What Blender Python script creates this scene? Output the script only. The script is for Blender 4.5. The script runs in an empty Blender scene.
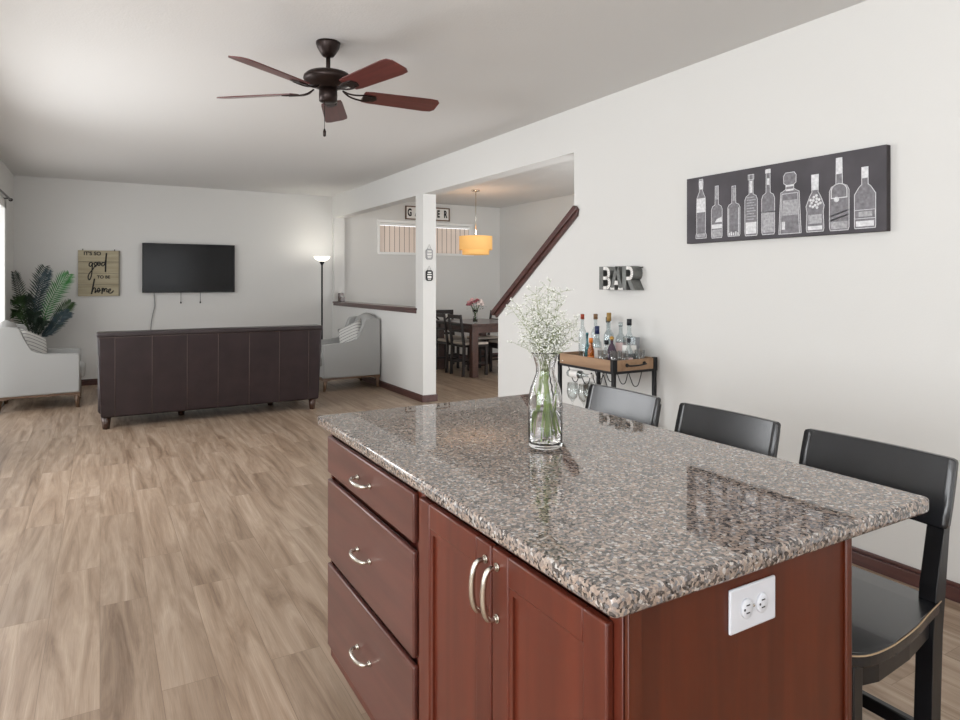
import bpy, bmesh, math, random
from mathutils import Vector, Matrix
random.seed(7)
PI = math.pi
scn = bpy.context.scene
col = scn.collection

# ---------------------------------------------------------------- camera, world, light, exposure
cam_d = bpy.data.cameras.new('camera'); cam = bpy.data.objects.new('camera', cam_d); col.objects.link(cam)
F = 652.0
cam_d.sensor_width = 36; cam_d.sensor_fit = 'HORIZONTAL'; cam_d.lens = F/960*36
cam_d.shift_y = -78/960.0
cam_d.clip_start = .05
cam.location = (0, 0, 1.38)
cam.rotation_euler = (PI/2, 0, -math.atan(380/652.0))
scn.camera = cam

w = bpy.data.worlds.new('world'); scn.world = w; w.use_nodes = True
w.node_tree.nodes['Background'].inputs[0].default_value = (.93, .96, 1, 1)
w.node_tree.nodes['Background'].inputs[1].default_value = 1.6

def area(name, loc, rot, sx, sy, power, color=(1, 1, 1)):
    d = bpy.data.lights.new(name, 'AREA'); d.shape = 'RECTANGLE'; d.size = sx; d.size_y = sy; d.energy = power; d.color = color
    o = bpy.data.objects.new(name, d); col.objects.link(o); o.location = loc; o.rotation_euler = rot
    return o
# daylight from the glass door and left kitchen window; the rest are added fills
area('daylight_patio_door', (-1.15, 8.1, 1.2), (0, -PI/2, 0), 2.1, 2.2, 20, (1, 1, 1))
area('daylight_side_window', (-1.13, 5.3, 1.5), (0, -PI/2+.38, 0), 1.4, 2.1, 62, (.97, .985, 1))  # added lamp outside an invented window, for more light from the left
area('daylight_kitchen_window', (-3.42, -.2, 1.6), (0, -PI/2, 0), 1.8, 4.0, 150, (.95, .975, 1))
area('daylight_rear_window', (.6, -3.22, 1.7), (PI/2, 0, 0), 4.0, 1.6, 16, (.97, .985, 1))  # added unseen lamp behind the camera, for some light from the rear
area('added_ceiling_fill', (-1.6, -.6, 1.5), (PI, .25, 0), 2.2, 3.5, 95, (.98, .99, 1))  # added unseen lamp to brighten the ceiling; no cabinets stand here
area('added_low_ceiling_fill', (-.80, 2.9, .35), (PI, math.radians(-20), 0), .25, 4.6, 20, (.98, .99, 1))  # added unseen low lamp that evens out the ceiling brightness
area('dining_daylight', (5.0, 3.3, 1.3), (PI/2+.45, 0, 0), 2.2, 2.0, 75, (.96, .98, 1))  # added lamp hidden behind the right wall; no window is there
scn.view_settings.view_transform = 'Standard'
scn.view_settings.look = 'None'
scn.view_settings.exposure = 0.37
scn.view_settings.gamma = 1
scn.view_settings.use_curve_mapping = False

# ---------------------------------------------------------------- materials
def srgb(r, g, b):
    f = lambda c: (c/255/12.92) if c/255 <= .04045 else ((c/255+.055)/1.055)**2.4
    return (f(r), f(g), f(b), 1)

def mat(name, c, rough=.5, metal=0, noise=0, nscale=20, stretch=(1, 1, 1), bump=0, trans=0, ior=1.45, coat=0, spec=.5, emit=None, estr=0):
    m = bpy.data.materials.new(name); m.use_nodes = True
    nt = m.node_tree; b = nt.nodes['Principled BSDF']
    b.inputs['Base Color'].default_value = c; b.inputs['Roughness'].default_value = rough
    b.inputs['Metallic'].default_value = metal; b.inputs['Transmission Weight'].default_value = trans
    b.inputs['IOR'].default_value = ior; b.inputs['Coat Weight'].default_value = coat
    b.inputs['Coat Roughness'].default_value = .15
    b.inputs['Specular IOR Level'].default_value = spec
    if emit:
        b.inputs['Emission Color'].default_value = emit; b.inputs['Emission Strength'].default_value = estr
    if noise or bump:
        tc = nt.nodes.new('ShaderNodeTexCoord'); mp = nt.nodes.new('ShaderNodeMapping'); nz = nt.nodes.new('ShaderNodeTexNoise')
        nt.links.new(tc.outputs['Object'], mp.inputs[0]); mp.inputs['Scale'].default_value = stretch
        nt.links.new(mp.outputs[0], nz.inputs['Vector']); nz.inputs['Scale'].default_value = nscale; nz.inputs['Detail'].default_value = 6
        if noise:
            rp = nt.nodes.new('ShaderNodeValToRGB')
            rp.color_ramp.elements[0].position = .3; rp.color_ramp.elements[1].position = .7
            rp.color_ramp.elements[0].color = tuple(x*(1-noise) for x in c[:3])+(1,)
            rp.color_ramp.elements[1].color = tuple(min(1, x*(1+noise)) for x in c[:3])+(1,)
            nt.links.new(nz.outputs['Fac'], rp.inputs[0]); nt.links.new(rp.outputs[0], b.inputs['Base Color'])
        if bump:
            bp = nt.nodes.new('ShaderNodeBump'); bp.inputs['Strength'].default_value = bump; bp.inputs['Distance'].default_value = .01
            nt.links.new(nz.outputs['Fac'], bp.inputs['Height']); nt.links.new(bp.outputs[0], b.inputs['Normal'])
    return m

def mat_thin_glass():
    m = bpy.data.materials.new('window_glass'); m.use_nodes = True; nt = m.node_tree; nt.nodes.clear()
    o = nt.nodes.new('ShaderNodeOutputMaterial'); t = nt.nodes.new('ShaderNodeBsdfTransparent'); g = nt.nodes.new('ShaderNodeBsdfGlossy')
    g.inputs['Roughness'].default_value = .02; mx = nt.nodes.new('ShaderNodeMixShader'); mx.inputs[0].default_value = .08
    nt.links.new(t.outputs[0], mx.inputs[1]); nt.links.new(g.outputs[0], mx.inputs[2]); nt.links.new(mx.outputs[0], o.inputs[0])
    return m

def mat_floor():
    m = bpy.data.materials.new('oak_plank_floor'); m.use_nodes = True; nt = m.node_tree; b = nt.nodes['Principled BSDF']
    N = nt.nodes.new; L = nt.links.new
    tc = N('ShaderNodeTexCoord'); sp = N('ShaderNodeSeparateXYZ'); cb = N('ShaderNodeCombineXYZ')
    L(tc.outputs['Object'], sp.inputs[0]); L(sp.outputs['Y'], cb.inputs['X']); L(sp.outputs['X'], cb.inputs['Y'])
    br = N('ShaderNodeTexBrick'); L(cb.outputs[0], br.inputs['Vector'])
    br.inputs['Scale'].default_value = 1; br.inputs['Brick Width'].default_value = 1.22; br.inputs['Row Height'].default_value = .18
    br.inputs['Mortar Size'].default_value = .0012; br.inputs['Mortar Smooth'].default_value = .2; br.offset = .37; br.offset_frequency = 2
    br.inputs['Color1'].default_value = (0, 0, 0, 1); br.inputs['Color2'].default_value = (1, 1, 1, 1); br.inputs['Mortar'].default_value = (.5, .5, .5, 1)
    # grain, offset per plank
    va = N('ShaderNodeVectorMath'); va.operation = 'MULTIPLY_ADD'
    L(br.outputs['Color'], va.inputs[0]); va.inputs[1].default_value = (13, 7, 5)
    mp = N('ShaderNodeMapping'); mp.inputs['Scale'].default_value = (.75, 8, 1); L(cb.outputs[0], mp.inputs[0]); L(mp.outputs[0], va.inputs[2])
    n1 = N('ShaderNodeTexNoise'); n1.inputs['Scale'].default_value = 1.6; n1.inputs['Detail'].default_value = 8; n1.inputs['Roughness'].default_value = .62; n1.inputs['Distortion'].default_value = .9
    L(va.outputs[0], n1.inputs['Vector'])
    n2 = N('ShaderNodeTexNoise'); n2.inputs['Scale'].default_value = 9; n2.inputs['Detail'].default_value = 5
    mp2 = N('ShaderNodeMapping'); mp2.inputs['Scale'].default_value = (.9, 6, 1); L(va.outputs[0], mp2.inputs[0]); L(mp2.outputs[0], n2.inputs['Vector'])
    r1 = N('ShaderNodeValToRGB'); e = r1.color_ramp.elements
    e[0].position = .28; e[0].color = srgb(128, 106, 87); e[1].position = .76; e[1].color = srgb(206, 187, 168)
    x = r1.color_ramp.elements.new(.43); x.color = srgb(164, 142, 121)
    x = r1.color_ramp.elements.new(.56); x.color = srgb(184, 163, 142)
    L(n1.outputs['Fac'], r1.inputs[0])
    hs = N('ShaderNodeHueSaturation'); hs.inputs['Saturation'].default_value = 1.05; hs.inputs['Hue'].default_value = .498
    mr = N('ShaderNodeMapRange'); mr.inputs['To Min'].default_value = .70; mr.inputs['To Max'].default_value = .83
    sr = N('ShaderNodeSeparateColor'); L(br.outputs['Color'], sr.inputs[0]); L(sr.outputs[0], mr.inputs['Value']); L(mr.outputs[0], hs.inputs['Value'])
    L(r1.outputs[0], hs.inputs['Color'])
    mx = N('ShaderNodeMixRGB'); mx.blend_type = 'OVERLAY'; mx.inputs[0].default_value = .3; L(hs.outputs[0], mx.inputs[1]); L(n2.outputs['Fac'], mx.inputs[2])
    m2 = N('ShaderNodeMixRGB'); m2.blend_type = 'MIX'; m2.inputs[2].default_value = srgb(112, 92, 75); L(mx.outputs[0], m2.inputs[1])
    ms = N('ShaderNodeMath'); ms.operation = 'MULTIPLY'; ms.inputs[1].default_value = .7; L(br.outputs['Fac'], ms.inputs[0]); L(ms.outputs[0], m2.inputs[0])
    L(m2.outputs[0], b.inputs['Base Color'])
    b.inputs['Roughness'].default_value = .42
    bp = N('ShaderNodeBump'); bp.inputs['Strength'].default_value = .12; bp.inputs['Distance'].default_value = .004; L(n2.outputs['Fac'], bp.inputs['Height']); L(bp.outputs[0], b.inputs['Normal'])
    return m

def mat_granite():
    m = bpy.data.materials.new('polished_granite'); m.use_nodes = True; nt = m.node_tree; b = nt.nodes['Principled BSDF']
    N = nt.nodes.new; L = nt.links.new
    tc = N('ShaderNodeTexCoord')
    nz = N('ShaderNodeTexNoise'); nz.inputs['Scale'].default_value = 60; nz.inputs['Detail'].default_value = 3; L(tc.outputs['Object'], nz.inputs['Vector'])
    ad = N('ShaderNodeVectorMath'); ad.operation = 'MULTIPLY_ADD'; L(nz.outputs['Color'], ad.inputs[0]); ad.inputs[1].default_value = (.012,)*3; L(tc.outputs['Object'], ad.inputs[2])
    v1 = N('ShaderNodeTexVoronoi'); v1.inputs['Scale'].default_value = 185; L(ad.outputs[0], v1.inputs['Vector'])
    sc = N('ShaderNodeSeparateColor'); L(v1.outputs['Color'], sc.inputs[0])
    r = N('ShaderNodeValToRGB'); r.color_ramp.interpolation = 'CONSTANT'; e = r.color_ramp.elements
    cols = [(0, (18, 18, 20)), (.14, (58, 54, 54)), (.29, (118, 110, 106)), (.42, (152, 134, 121)), (.58, (134, 121, 113)), (.70, (166, 150, 138)), (.82, (108, 108, 111)), (.92, (184, 180, 176))]
    e[0].position = 0; e[0].color = srgb(*cols[0][1]); e[1].position = cols[1][0]; e[1].color = srgb(*cols[1][1])
    for p, c in cols[2:]:
        x = r.color_ramp.elements.new(p); x.color = srgb(*c)
    L(sc.outputs[0], r.inputs[0])
    v2 = N('ShaderNodeTexVoronoi'); v2.inputs['Scale'].default_value = 330; L(ad.outputs[0], v2.inputs['Vector'])
    s2 = N('ShaderNodeSeparateColor'); L(v2.outputs['Color'], s2.inputs[0])
    r2 = N('ShaderNodeValToRGB'); r2.color_ramp.interpolation = 'CONSTANT'; e = r2.color_ramp.elements
    e[0].color = srgb(40, 36, 36); e[1].position = .2; e[1].color = srgb(126, 116, 110)
    x = r2.color_ramp.elements.new(.75); x.color = srgb(172, 162, 152)
    L(s2.outputs[1], r2.inputs[0])
    mx = N('ShaderNodeMixRGB'); mx.inputs[0].default_value = .22; L(r.outputs[0], mx.inputs[1]); L(r2.outputs[0], mx.inputs[2])
    L(mx.outputs[0], b.inputs['Base Color'])
    b.inputs['Roughness'].default_value = .02; b.inputs['IOR'].default_value = 1.75
    return m

def mat_wood(name, c1, c2, axis='z', rough=.3, scale=3, coat=.3):
    m = bpy.data.materials.new(name); m.use_nodes = True; nt = m.node_tree; b = nt.nodes['Principled BSDF']
    N = nt.nodes.new; L = nt.links.new
    tc = N('ShaderNodeTexCoord'); mp = N('ShaderNodeMapping')
    s = {'x': (.8, 10, 10), 'y': (10, .8, 10), 'z': (10, 10, .8)}[axis]
    mp.inputs['Scale'].default_value = s; L(tc.outputs['Object'], mp.inputs[0])
    n = N('ShaderNodeTexNoise'); n.inputs['Scale'].default_value = scale; n.inputs['Detail'].default_value = 7; n.inputs['Distortion'].default_value = .6; L(mp.outputs[0], n.inputs['Vector'])
    r = N('ShaderNodeValToRGB'); r.color_ramp.elements[0].position = .25; r.color_ramp.elements[1].position = .75
    r.color_ramp.elements[0].color = c1; r.color_ramp.elements[1].color = c2
    L(n.outputs['Fac'], r.inputs[0]); L(r.outputs[0], b.inputs['Base Color'])
    b.inputs['Roughness'].default_value = rough; b.inputs['Coat Weight'].default_value = coat; b.inputs['Coat Roughness'].default_value = .12
    return m

def mat_stripes(name, base, line, per=.045, wdt=.16):
    m = bpy.data.materials.new(name); m.use_nodes = True; nt = m.node_tree; b = nt.nodes['Principled BSDF']
    N = nt.nodes.new; L = nt.links.new
    tc = N('ShaderNodeTexCoord'); sp = N('ShaderNodeSeparateXYZ'); L(tc.outputs['Object'], sp.inputs[0])
    a = N('ShaderNodeMath'); a.operation = 'DIVIDE'; a.inputs[1].default_value = per; L(sp.outputs['Z'], a.inputs[0])
    f = N('ShaderNodeMath'); f.operation = 'FRACT'; L(a.outputs[0], f.inputs[0])
    g = N('ShaderNodeMath'); g.operation = 'LESS_THAN'; g.inputs[1].default_value = wdt; L(f.outputs[0], g.inputs[0])
    mx = N('ShaderNodeMixRGB'); mx.inputs[1].default_value = base; mx.inputs[2].default_value = line; L(g.outputs[0], mx.inputs[0])
    L(mx.outputs[0], b.inputs['Base Color']); b.inputs['Roughness'].default_value = .9
    return m

def mat_clear_ware(name, tint=(.96, .98, .98, 1), k=1.0):
    m = bpy.data.materials.new(name); m.use_nodes = True; nt = m.node_tree; nt.nodes.clear()
    o = nt.nodes.new('ShaderNodeOutputMaterial'); t = nt.nodes.new('ShaderNodeBsdfTransparent'); g = nt.nodes.new('ShaderNodeBsdfGlossy')
    t.inputs[0].default_value = tint; g.inputs['Roughness'].default_value = .03
    lw = nt.nodes.new('ShaderNodeLayerWeight'); lw.inputs['Blend'].default_value = .35
    mu = nt.nodes.new('ShaderNodeMath'); mu.operation = 'MULTIPLY_ADD'; mu.inputs[1].default_value = .55*k; mu.inputs[2].default_value = .06
    mx = nt.nodes.new('ShaderNodeMixShader'); nt.links.new(lw.outputs['Facing'], mu.inputs[0]); nt.links.new(mu.outputs[0], mx.inputs[0])
    nt.links.new(t.outputs[0], mx.inputs[1]); nt.links.new(g.outputs[0], mx.inputs[2]); nt.links.new(mx.outputs[0], o.inputs[0])
    return m

M = dict(
    ware=mat_clear_ware('clear_glassware'),
    wall=mat('wall_paint', srgb(214, 213, 210), .75, bump=.06, nscale=120),
    ceil=mat('ceiling_paint', srgb(216, 215, 213), .9, bump=.15, nscale=90),
    white=mat('white_trim', srgb(236, 236, 234), .4),
    floor=mat_floor(), granite=mat_granite(), glass_win=mat_thin_glass(),
    mahog=mat_wood('mahogany_trim', srgb(58, 34, 32), srgb(92, 58, 54), 'y', .3),
    cherry=mat_wood('cherry_cabinet', srgb(72, 27, 17), srgb(98, 42, 26), 'z', .34, 2.2, .1),
    cherry_y=mat_wood('cherry_drawer', srgb(70, 37, 31), srgb(96, 55, 47), 'y', .34, 2.2, .15),
    cherry_end=mat_wood('cherry_end_panel', srgb(64, 22, 6), srgb(92, 36, 11), 'z', .36, 2.2, .05),
    cab_dark=mat('cabinet_frame', srgb(66, 26, 20), .35, coat=.3),
    steel=mat('brushed_nickel', srgb(205, 200, 190), .25, 1),
    plate=mat('outlet_plastic', srgb(206, 208, 214), .3),
    slot=mat('outlet_slot', srgb(40, 40, 42), .6),
    black=mat('black_wood', srgb(17, 17, 19), .35, noise=.35, nscale=14, coat=.15),
    blacks=mat('black_leather_seat', srgb(24, 25, 28), .27, noise=.35, nscale=9, coat=.35),
    wear=mat('worn_edge', srgb(168, 142, 112), .5),
    leather=mat('brown_leather', srgb(40, 28, 30), .40, noise=.28, nscale=7, bump=.12, coat=.12),
    leather_top=mat('brown_leather_gusset', srgb(50, 42, 43), .38, noise=.2, nscale=7),
    stitch=mat('seam_stitch', srgb(92, 76, 72), .6),
    wooddk=mat_wood('dark_leg_wood', srgb(50, 32, 26), srgb(84, 56, 44), 'z', .35),
    fabric=mat('grey_linen', srgb(170, 170, 168), .95, noise=.06, nscale=160, bump=.2),
    pillow=mat_stripes('striped_linen', srgb(205, 204, 200), srgb(96, 96, 98)),
    walnut=mat_wood('chair_base_wood', srgb(84, 62, 46), srgb(124, 96, 72), 'x', .45),
    screen=mat('tv_screen', srgb(8, 8, 10), .16, spec=.35),
    plastic=mat('black_plastic', srgb(22, 22, 24), .4),
    signwood=mat_wood('sign_plank', srgb(150, 140, 116), srgb(186, 176, 150), 'x', .8, 2, 0),
    signdark=mat('sign_side', srgb(120, 116, 104), .8),
    ink=mat('black_ink', srgb(14, 14, 14), .6),
    bronze=mat('oil_rubbed_bronze', srgb(44, 33, 30), .38, .6),
    blade=mat_wood('fan_blade_mahogany', srgb(78, 34, 32), srgb(112, 54, 50), 'x', .35, 2.5),
    cord=mat('grey_cord', srgb(140, 140, 140), .6),
    canvas=mat('canvas_charcoal', srgb(76, 73, 77), .75, noise=.22, nscale=5),
    canvas_edge=mat('canvas_edge', srgb(50, 44, 46), .7),
    chalk=mat('chalk_white', srgb(214, 214, 216), .8, noise=.18, nscale=60),
    chalk2=mat('chalk_grey', srgb(124, 122, 126), .8, noise=.3, nscale=45),
    chalk3=mat('chalk_mid', srgb(166, 165, 168), .8, noise=.3, nscale=70),
    galv=mat('galvanised_metal', srgb(112, 113, 110), .45, .55, noise=.25, nscale=30),
    cream=mat('cream_blind', srgb(240, 226, 215), .7),
    vase=mat('clear_glass', (1, 1, 1, 1), .0, trans=1, ior=1.45),
    water=mat('water', (1, 1, 1, 1), 0, trans=1, ior=1.33),
    slatshade=mat('slat_edge_shade', srgb(150, 130, 118), .7),  # shade between slats, put into the colour
    stem=mat('green_stem', srgb(126, 150, 70), .6),
    stemg=mat('pale_twig', srgb(140, 150, 110), .6),
    petal=mat('white_blossom', srgb(222, 222, 216), .8),
    oak=mat_wood('tray_oak', srgb(128, 98, 72), srgb(168, 136, 106), 'y', .5, 2, 0),
    oak_in=mat_wood('tray_inside', srgb(110, 70, 42), srgb(150, 100, 64), 'y', .5, 2, 0),
    iron=mat('black_iron', srgb(30, 30, 32), .45, .3),
    dining=mat_wood('espresso_wood', srgb(58, 38, 32), srgb(88, 60, 52), 'y', .28),
    espresso=mat('espresso_chair', srgb(34, 26, 25), .4, coat=.2),
    cushion=mat('cream_cushion', srgb(208, 196, 184), .9),
    shade_d=mat('pendant_shade', srgb(240, 196, 130), .8, emit=srgb(250, 180, 90), estr=.30),
    shade_w=mat('torchiere_shade', srgb(250, 248, 240), .5, emit=srgb(255, 250, 238), estr=1.2),
    leafd=mat('palm_leaf_dark', srgb(30, 46, 34), .5, noise=.35, nscale=12),
    leafm=mat('palm_leaf_green', srgb(52, 116, 56), .5, noise=.3, nscale=12),
    leafb=mat('palm_leaf_blue', srgb(46, 64, 70), .5, noise=.3, nscale=12),
    leafo=mat('palm_leaf_olive', srgb(48, 72, 36), .5, noise=.3, nscale=12),
    trunk=mat('palm_trunk', srgb(72, 58, 42), .8, noise=.3, nscale=30),
    pot=mat('pot_black', srgb(50, 48, 46), .5),
    pink=mat('pink_petal', srgb(226, 178, 178), .8), pinkw=mat('blush_petal', srgb(240, 224, 220), .8), rose=mat('rose_petal', srgb(150, 84, 92), .8),
    leafg=mat('bouquet_leaf', srgb(70, 92, 56), .6),
)
def cap(n, c, r=.35, **k): return mat(n, srgb(*c), r, **k)
M.update(capred=cap('cap_copper', (150, 62, 40)), capcork=cap('cap_cork', (128, 98, 70), .8), capblack=cap('cap_black', (28, 30, 36)), capnavy=cap('cap_navy', (36, 46, 84)),
         capgold=cap('cap_gold', (150, 120, 66), .4), caporange=cap('cap_orange', (214, 120, 40)), brass=cap('cap_brass', (190, 150, 80), .3, metal=.6),
         purple=cap('purple_glass', (70, 56, 70), .1), teal=mat('teal_glass', srgb(80, 150, 160), .05, trans=.7), amber=mat('amber_glass', srgb(196, 110, 40), .05, trans=.6),
         lab=cap('white_label', (228, 226, 222), .6), labb=cap('black_label', (40, 38, 42), .6), labp=cap('pale_pink_label', (222, 196, 194), .6), labo=cap('orange_label', (206, 120, 60), .6),
         silver=cap('silver_box', (150, 152, 156), .4, metal=.4), clear=mat_clear_ware('bottle_glass', (.86, .90, .91, 1), .9),
         cloth=cap('grey_print', (150, 150, 150), .7))

# ---------------------------------------------------------------- mesh builder
class MB:
    def __init__(s): s.bm = bmesh.new(); s.mi = 0
    def _f(s, vs, smooth=False):
        try:
            f = s.bm.faces.new(vs); f.material_index = s.mi; f.smooth = smooth; return f
        except ValueError: return None
    def box(s, x0, x1, y0, y1, z0, z1, bevel=0, seg=2, xf=None):
        v = [s.bm.verts.new((x, y, z)) for x in (x0, x1) for y in (y0, y1) for z in (z0, z1)]
        fs = [s._f([v[i] for i in q]) for q in ((0, 1, 3, 2), (4, 6, 7, 5), (0, 4, 5, 1), (2, 3, 7, 6), (0, 2, 6, 4), (1, 5, 7, 3))]
        allv = v
        if bevel:
            es = list({e for f in fs for e in f.edges})
            r = bmesh.ops.bevel(s.bm, geom=es, offset=bevel, segments=seg, affect='EDGES', profile=.5)
            for f in r['faces']: f.material_index = s.mi; f.smooth = True
            allv = list({q for f in r['faces'] for q in f.verts} | {q for q in v if q.is_valid})
        if xf is not None:
            for q in allv: q.co = xf @ q.co
        return s
    def tube(s, pts, r, seg=8, capped=True, flat=1.0):
        pts = [Vector(p) for p in pts]; rs = r if isinstance(r, (list, tuple)) else [r]*len(pts)
        rings = []; up = None
        for i, p in enumerate(pts):
            d = (pts[min(i+1, len(pts)-1)]-pts[max(i-1, 0)])
            d = d.normalized() if d.length > 1e-9 else Vector((0, 0, 1))
            if up is None: up = Vector((0, 0, 1)) if abs(d.z) < .9 else Vector((1, 0, 0))
            a = d.cross(up)
            if a.length < 1e-4: a = d.cross(Vector((0, 1, 0)))
            a.normalize(); b = a.cross(d).normalized(); up = b
            rings.append([s.bm.verts.new(p+a*math.cos(t)*rs[i]+b*math.sin(t)*rs[i]*flat) for t in [2*PI*k/seg for k in range(seg)]])
        for A, B in zip(rings, rings[1:]):
            for k in range(seg): s._f([A[k], A[(k+1) % seg], B[(k+1) % seg], B[k]], True)
        if capped: s._f(rings[0][::-1]); s._f(rings[-1])
        return s
    def lathe(s, prof, c=(0, 0, 0), seg=24, sx=1, sy=1):
        rings = []
        for r, z in prof:
            if r < 1e-6: rings.append([s.bm.verts.new((c[0], c[1], c[2]+z))])
            else: rings.append([s.bm.verts.new((c[0]+r*sx*math.cos(2*PI*k/seg), c[1]+r*sy*math.sin(2*PI*k/seg), c[2]+z)) for k in range(seg)])
        for A, B in zip(rings, rings[1:]):
            for k in range(seg):
                k2 = (k+1) % seg
                if len(A) == 1 and len(B) == 1: continue
                if len(A) == 1: s._f([A[0], B[k2], B[k]], True)
                elif len(B) == 1: s._f([A[k], A[k2], B[0]], True)
                else: s._f([A[k], A[k2], B[k2], B[k]], True)
        return s
    def prism(s, poly, a0, a1, axis='y', bevel=0, smooth=False):
        def P(u, v, a): return {'x': (a, u, v), 'y': (u, a, v), 'z': (u, v, a)}[axis]
        A = [s.bm.verts.new(P(u, v, a0)) for u, v in poly]; B = [s.bm.verts.new(P(u, v, a1)) for u, v in poly]
        f0 = s._f(A); f1 = s._f(B[::-1]); n = len(poly); side = []
        for k in range(n): side.append(s._f([A[k], B[k], B[(k+1) % n], A[(k+1) % n]], smooth))
        if bevel:
            es = list(set(f0.edges) | set(f1.edges))
            r = bmesh.ops.bevel(s.bm, geom=es, offset=bevel, segments=2, affect='EDGES', profile=.5)
            for f in r['faces']: f.material_index = s.mi; f.smooth = True
        return s
    def build(s, name, mats, parent=None, sharp=None):
        me = bpy.data.meshes.new(name)
        bmesh.ops.recalc_face_normals(s.bm, faces=s.bm.faces)
        s.bm.to_mesh(me); s.bm.free()
        for m in (mats if isinstance(mats, (list, tuple)) else [mats]): me.materials.append(m)
        o = bpy.data.objects.new(name, me); col.objects.link(o)
        if parent: o.parent = parent
        return o

def tag(o, label=None, cat=None, group=None, kind=None):
    if label: o['label'] = label
    if cat: o['category'] = cat
    if group: o['group'] = group
    if kind: o['kind'] = kind
    return o
def empty(name, loc, rz, label, cat, group=None):
    o = bpy.data.objects.new(name, None); col.objects.link(o); o.location = loc; o.rotation_euler = (0, 0, rz)
    return tag(o, label, cat, group)
def struct(o, label=None):
    o['kind'] = 'structure'
    return o
def children(o): return [c for c in bpy.data.objects if c.parent == o]
def copy_tree(o, parent=None):
    c = o.copy(); col.objects.link(c); c.parent = parent
    for ch in children(o): copy_tree(ch, c)
    return c
def crv(pts, n=8):
    """Catmull-Rom through pts"""
    P = [Vector(p) for p in pts]; P = [P[0]*2-P[1]]+P+[P[-1]*2-P[-2]]; out = []
    for i in range(1, len(P)-2):
        for k in range(n):
            t = k/n
            out.append(.5*((2*P[i])+(P[i+1]-P[i-1])*t+(2*P[i-1]-5*P[i]+4*P[i+1]-P[i+2])*t*t+(3*P[i]-P[i-1]-3*P[i+1]+P[i+2])*t**3))
    out.append(P[-2]); return out
def text_part(name, body, size, ext, m, parent, mtx, bold=0, sx=1):
    cu = bpy.data.curves.new(name, 'FONT'); cu.body = body; cu.size = size; cu.extrude = ext; cu.offset = bold
    cu.align_x = 'CENTER'; cu.align_y = 'CENTER'
    tmp = bpy.data.objects.new('tmp', cu); col.objects.link(tmp)
    bpy.context.view_layer.update()
    me = bpy.data.meshes.new_from_object(tmp.evaluated_get(bpy.context.evaluated_depsgraph_get()))
    bpy.data.objects.remove(tmp); me.transform(Matrix.Diagonal((sx, 1, 1, 1))); me.transform(mtx)
    me.materials.clear(); me.materials.append(m)
    for p in me.polygons: p.material_index = 0
    o = bpy.data.objects.new(name, me); col.objects.link(o); o.parent = parent
    return o

H = 2.74; XL = -.952; XR = 3.2; T = .166; YF = 10.17; XD = 6.35

# ================================================================ SETTING
b = MB(); b.box(-3.4, XD+.1, -3.2, YF+.1, -.1, 0); struct(b.build('floor', M['floor']))
b = MB(); b.box(-3.4, XD+.1, -3.2, YF+.1, H, H+.1); struct(b.build('ceiling', M['ceil']))
# far wall (with the dining window hole)
WX0, WX1, WZ0, WZ1 = 3.99, 5.75, 1.87, 2.38
b = MB()
b.box(-3.4, WX0, YF, YF+.12, 0, H); b.box(WX1, XD+.1, YF, YF+.12, 0, H); b.box(WX0, WX1, YF, YF+.12, 0, WZ0); b.box(WX0, WX1, YF, YF+.12, WZ1, H)
struct(b.build('wall_far', M['wall']))
# left wall with patio door, step out to kitchen
DY0, DY1, DZ = 7.0, 9.22, 2.26
b = MB()
b.box(XL-.14, XL, 3.4, 4.2, 0, H); b.box(XL-.14, XL, 6.4, DY0, 0, H); b.box(XL-.14, XL, 4.2, 6.4, 0, .75); b.box(XL-.14, XL, 4.2, 6.4, 2.25, H); b.box(XL-.14, XL, DY1, YF, 0, H); b.box(XL-.14, XL, DY0, DY1, DZ, H)
b.box(-3.4, XL, 3.4-.12, 3.4, 0, H)
struct(b.build('wall_left', M['wall']))
b = MB()
b.box(-3.4, -3.26, -3.2, 3.28, 0, .7); b.box(-3.4, -3.26, -3.2, 3.28, 2.5, H); b.box(-3.4, -3.26, -3.2, -2.2, .7, 2.5); b.box(-3.4, -3.26, 1.8, 3.28, .7, 2.5)
struct(b.build('wall_kitchen_side', M['wall']))
b = MB(); b.box(-3.26, -1.4, -3.2, -3.06, 0, H); b.box(2.6, XR+T, -3.2, -3.06, 0, H); b.box(-1.4, 2.6, -3.2, -3.06, 0, .9); b.box(-1.4, 2.6, -3.2, -3.06, 2.5, H); struct(b.build('wall_back', M['wall']))
# right wall: solid part, header beam, column, half wall, stair half wall
b = MB()
b.box(XR, XR+T, -3.06, 4.03, 0, H)
b.box(XR, XR+T, 4.03, YF, 2.392, H)
b.box(XR, XR+T, 6.79, 6.99, 0, 2.392)
b.box(XR, XR+T, 10.06, YF, 0, 2.392)
b.box(XR, XR+T, 6.99, 10.06, 0, 1.05)
b.prism([(4.03, 0), (5.155, 0), (5.155, 1.10), (4.03, 1.895)], XR, XR+T, 'x')
struct(b.build('wall_right', M['wall']))
b = MB(); b.box(XD, XD+.1, 3.0, YF, 0, H); b.box(XR+T, XD, 2.9, 3.0, 0, H); struct(b.build('wall_dining', M['wall']))

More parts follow.
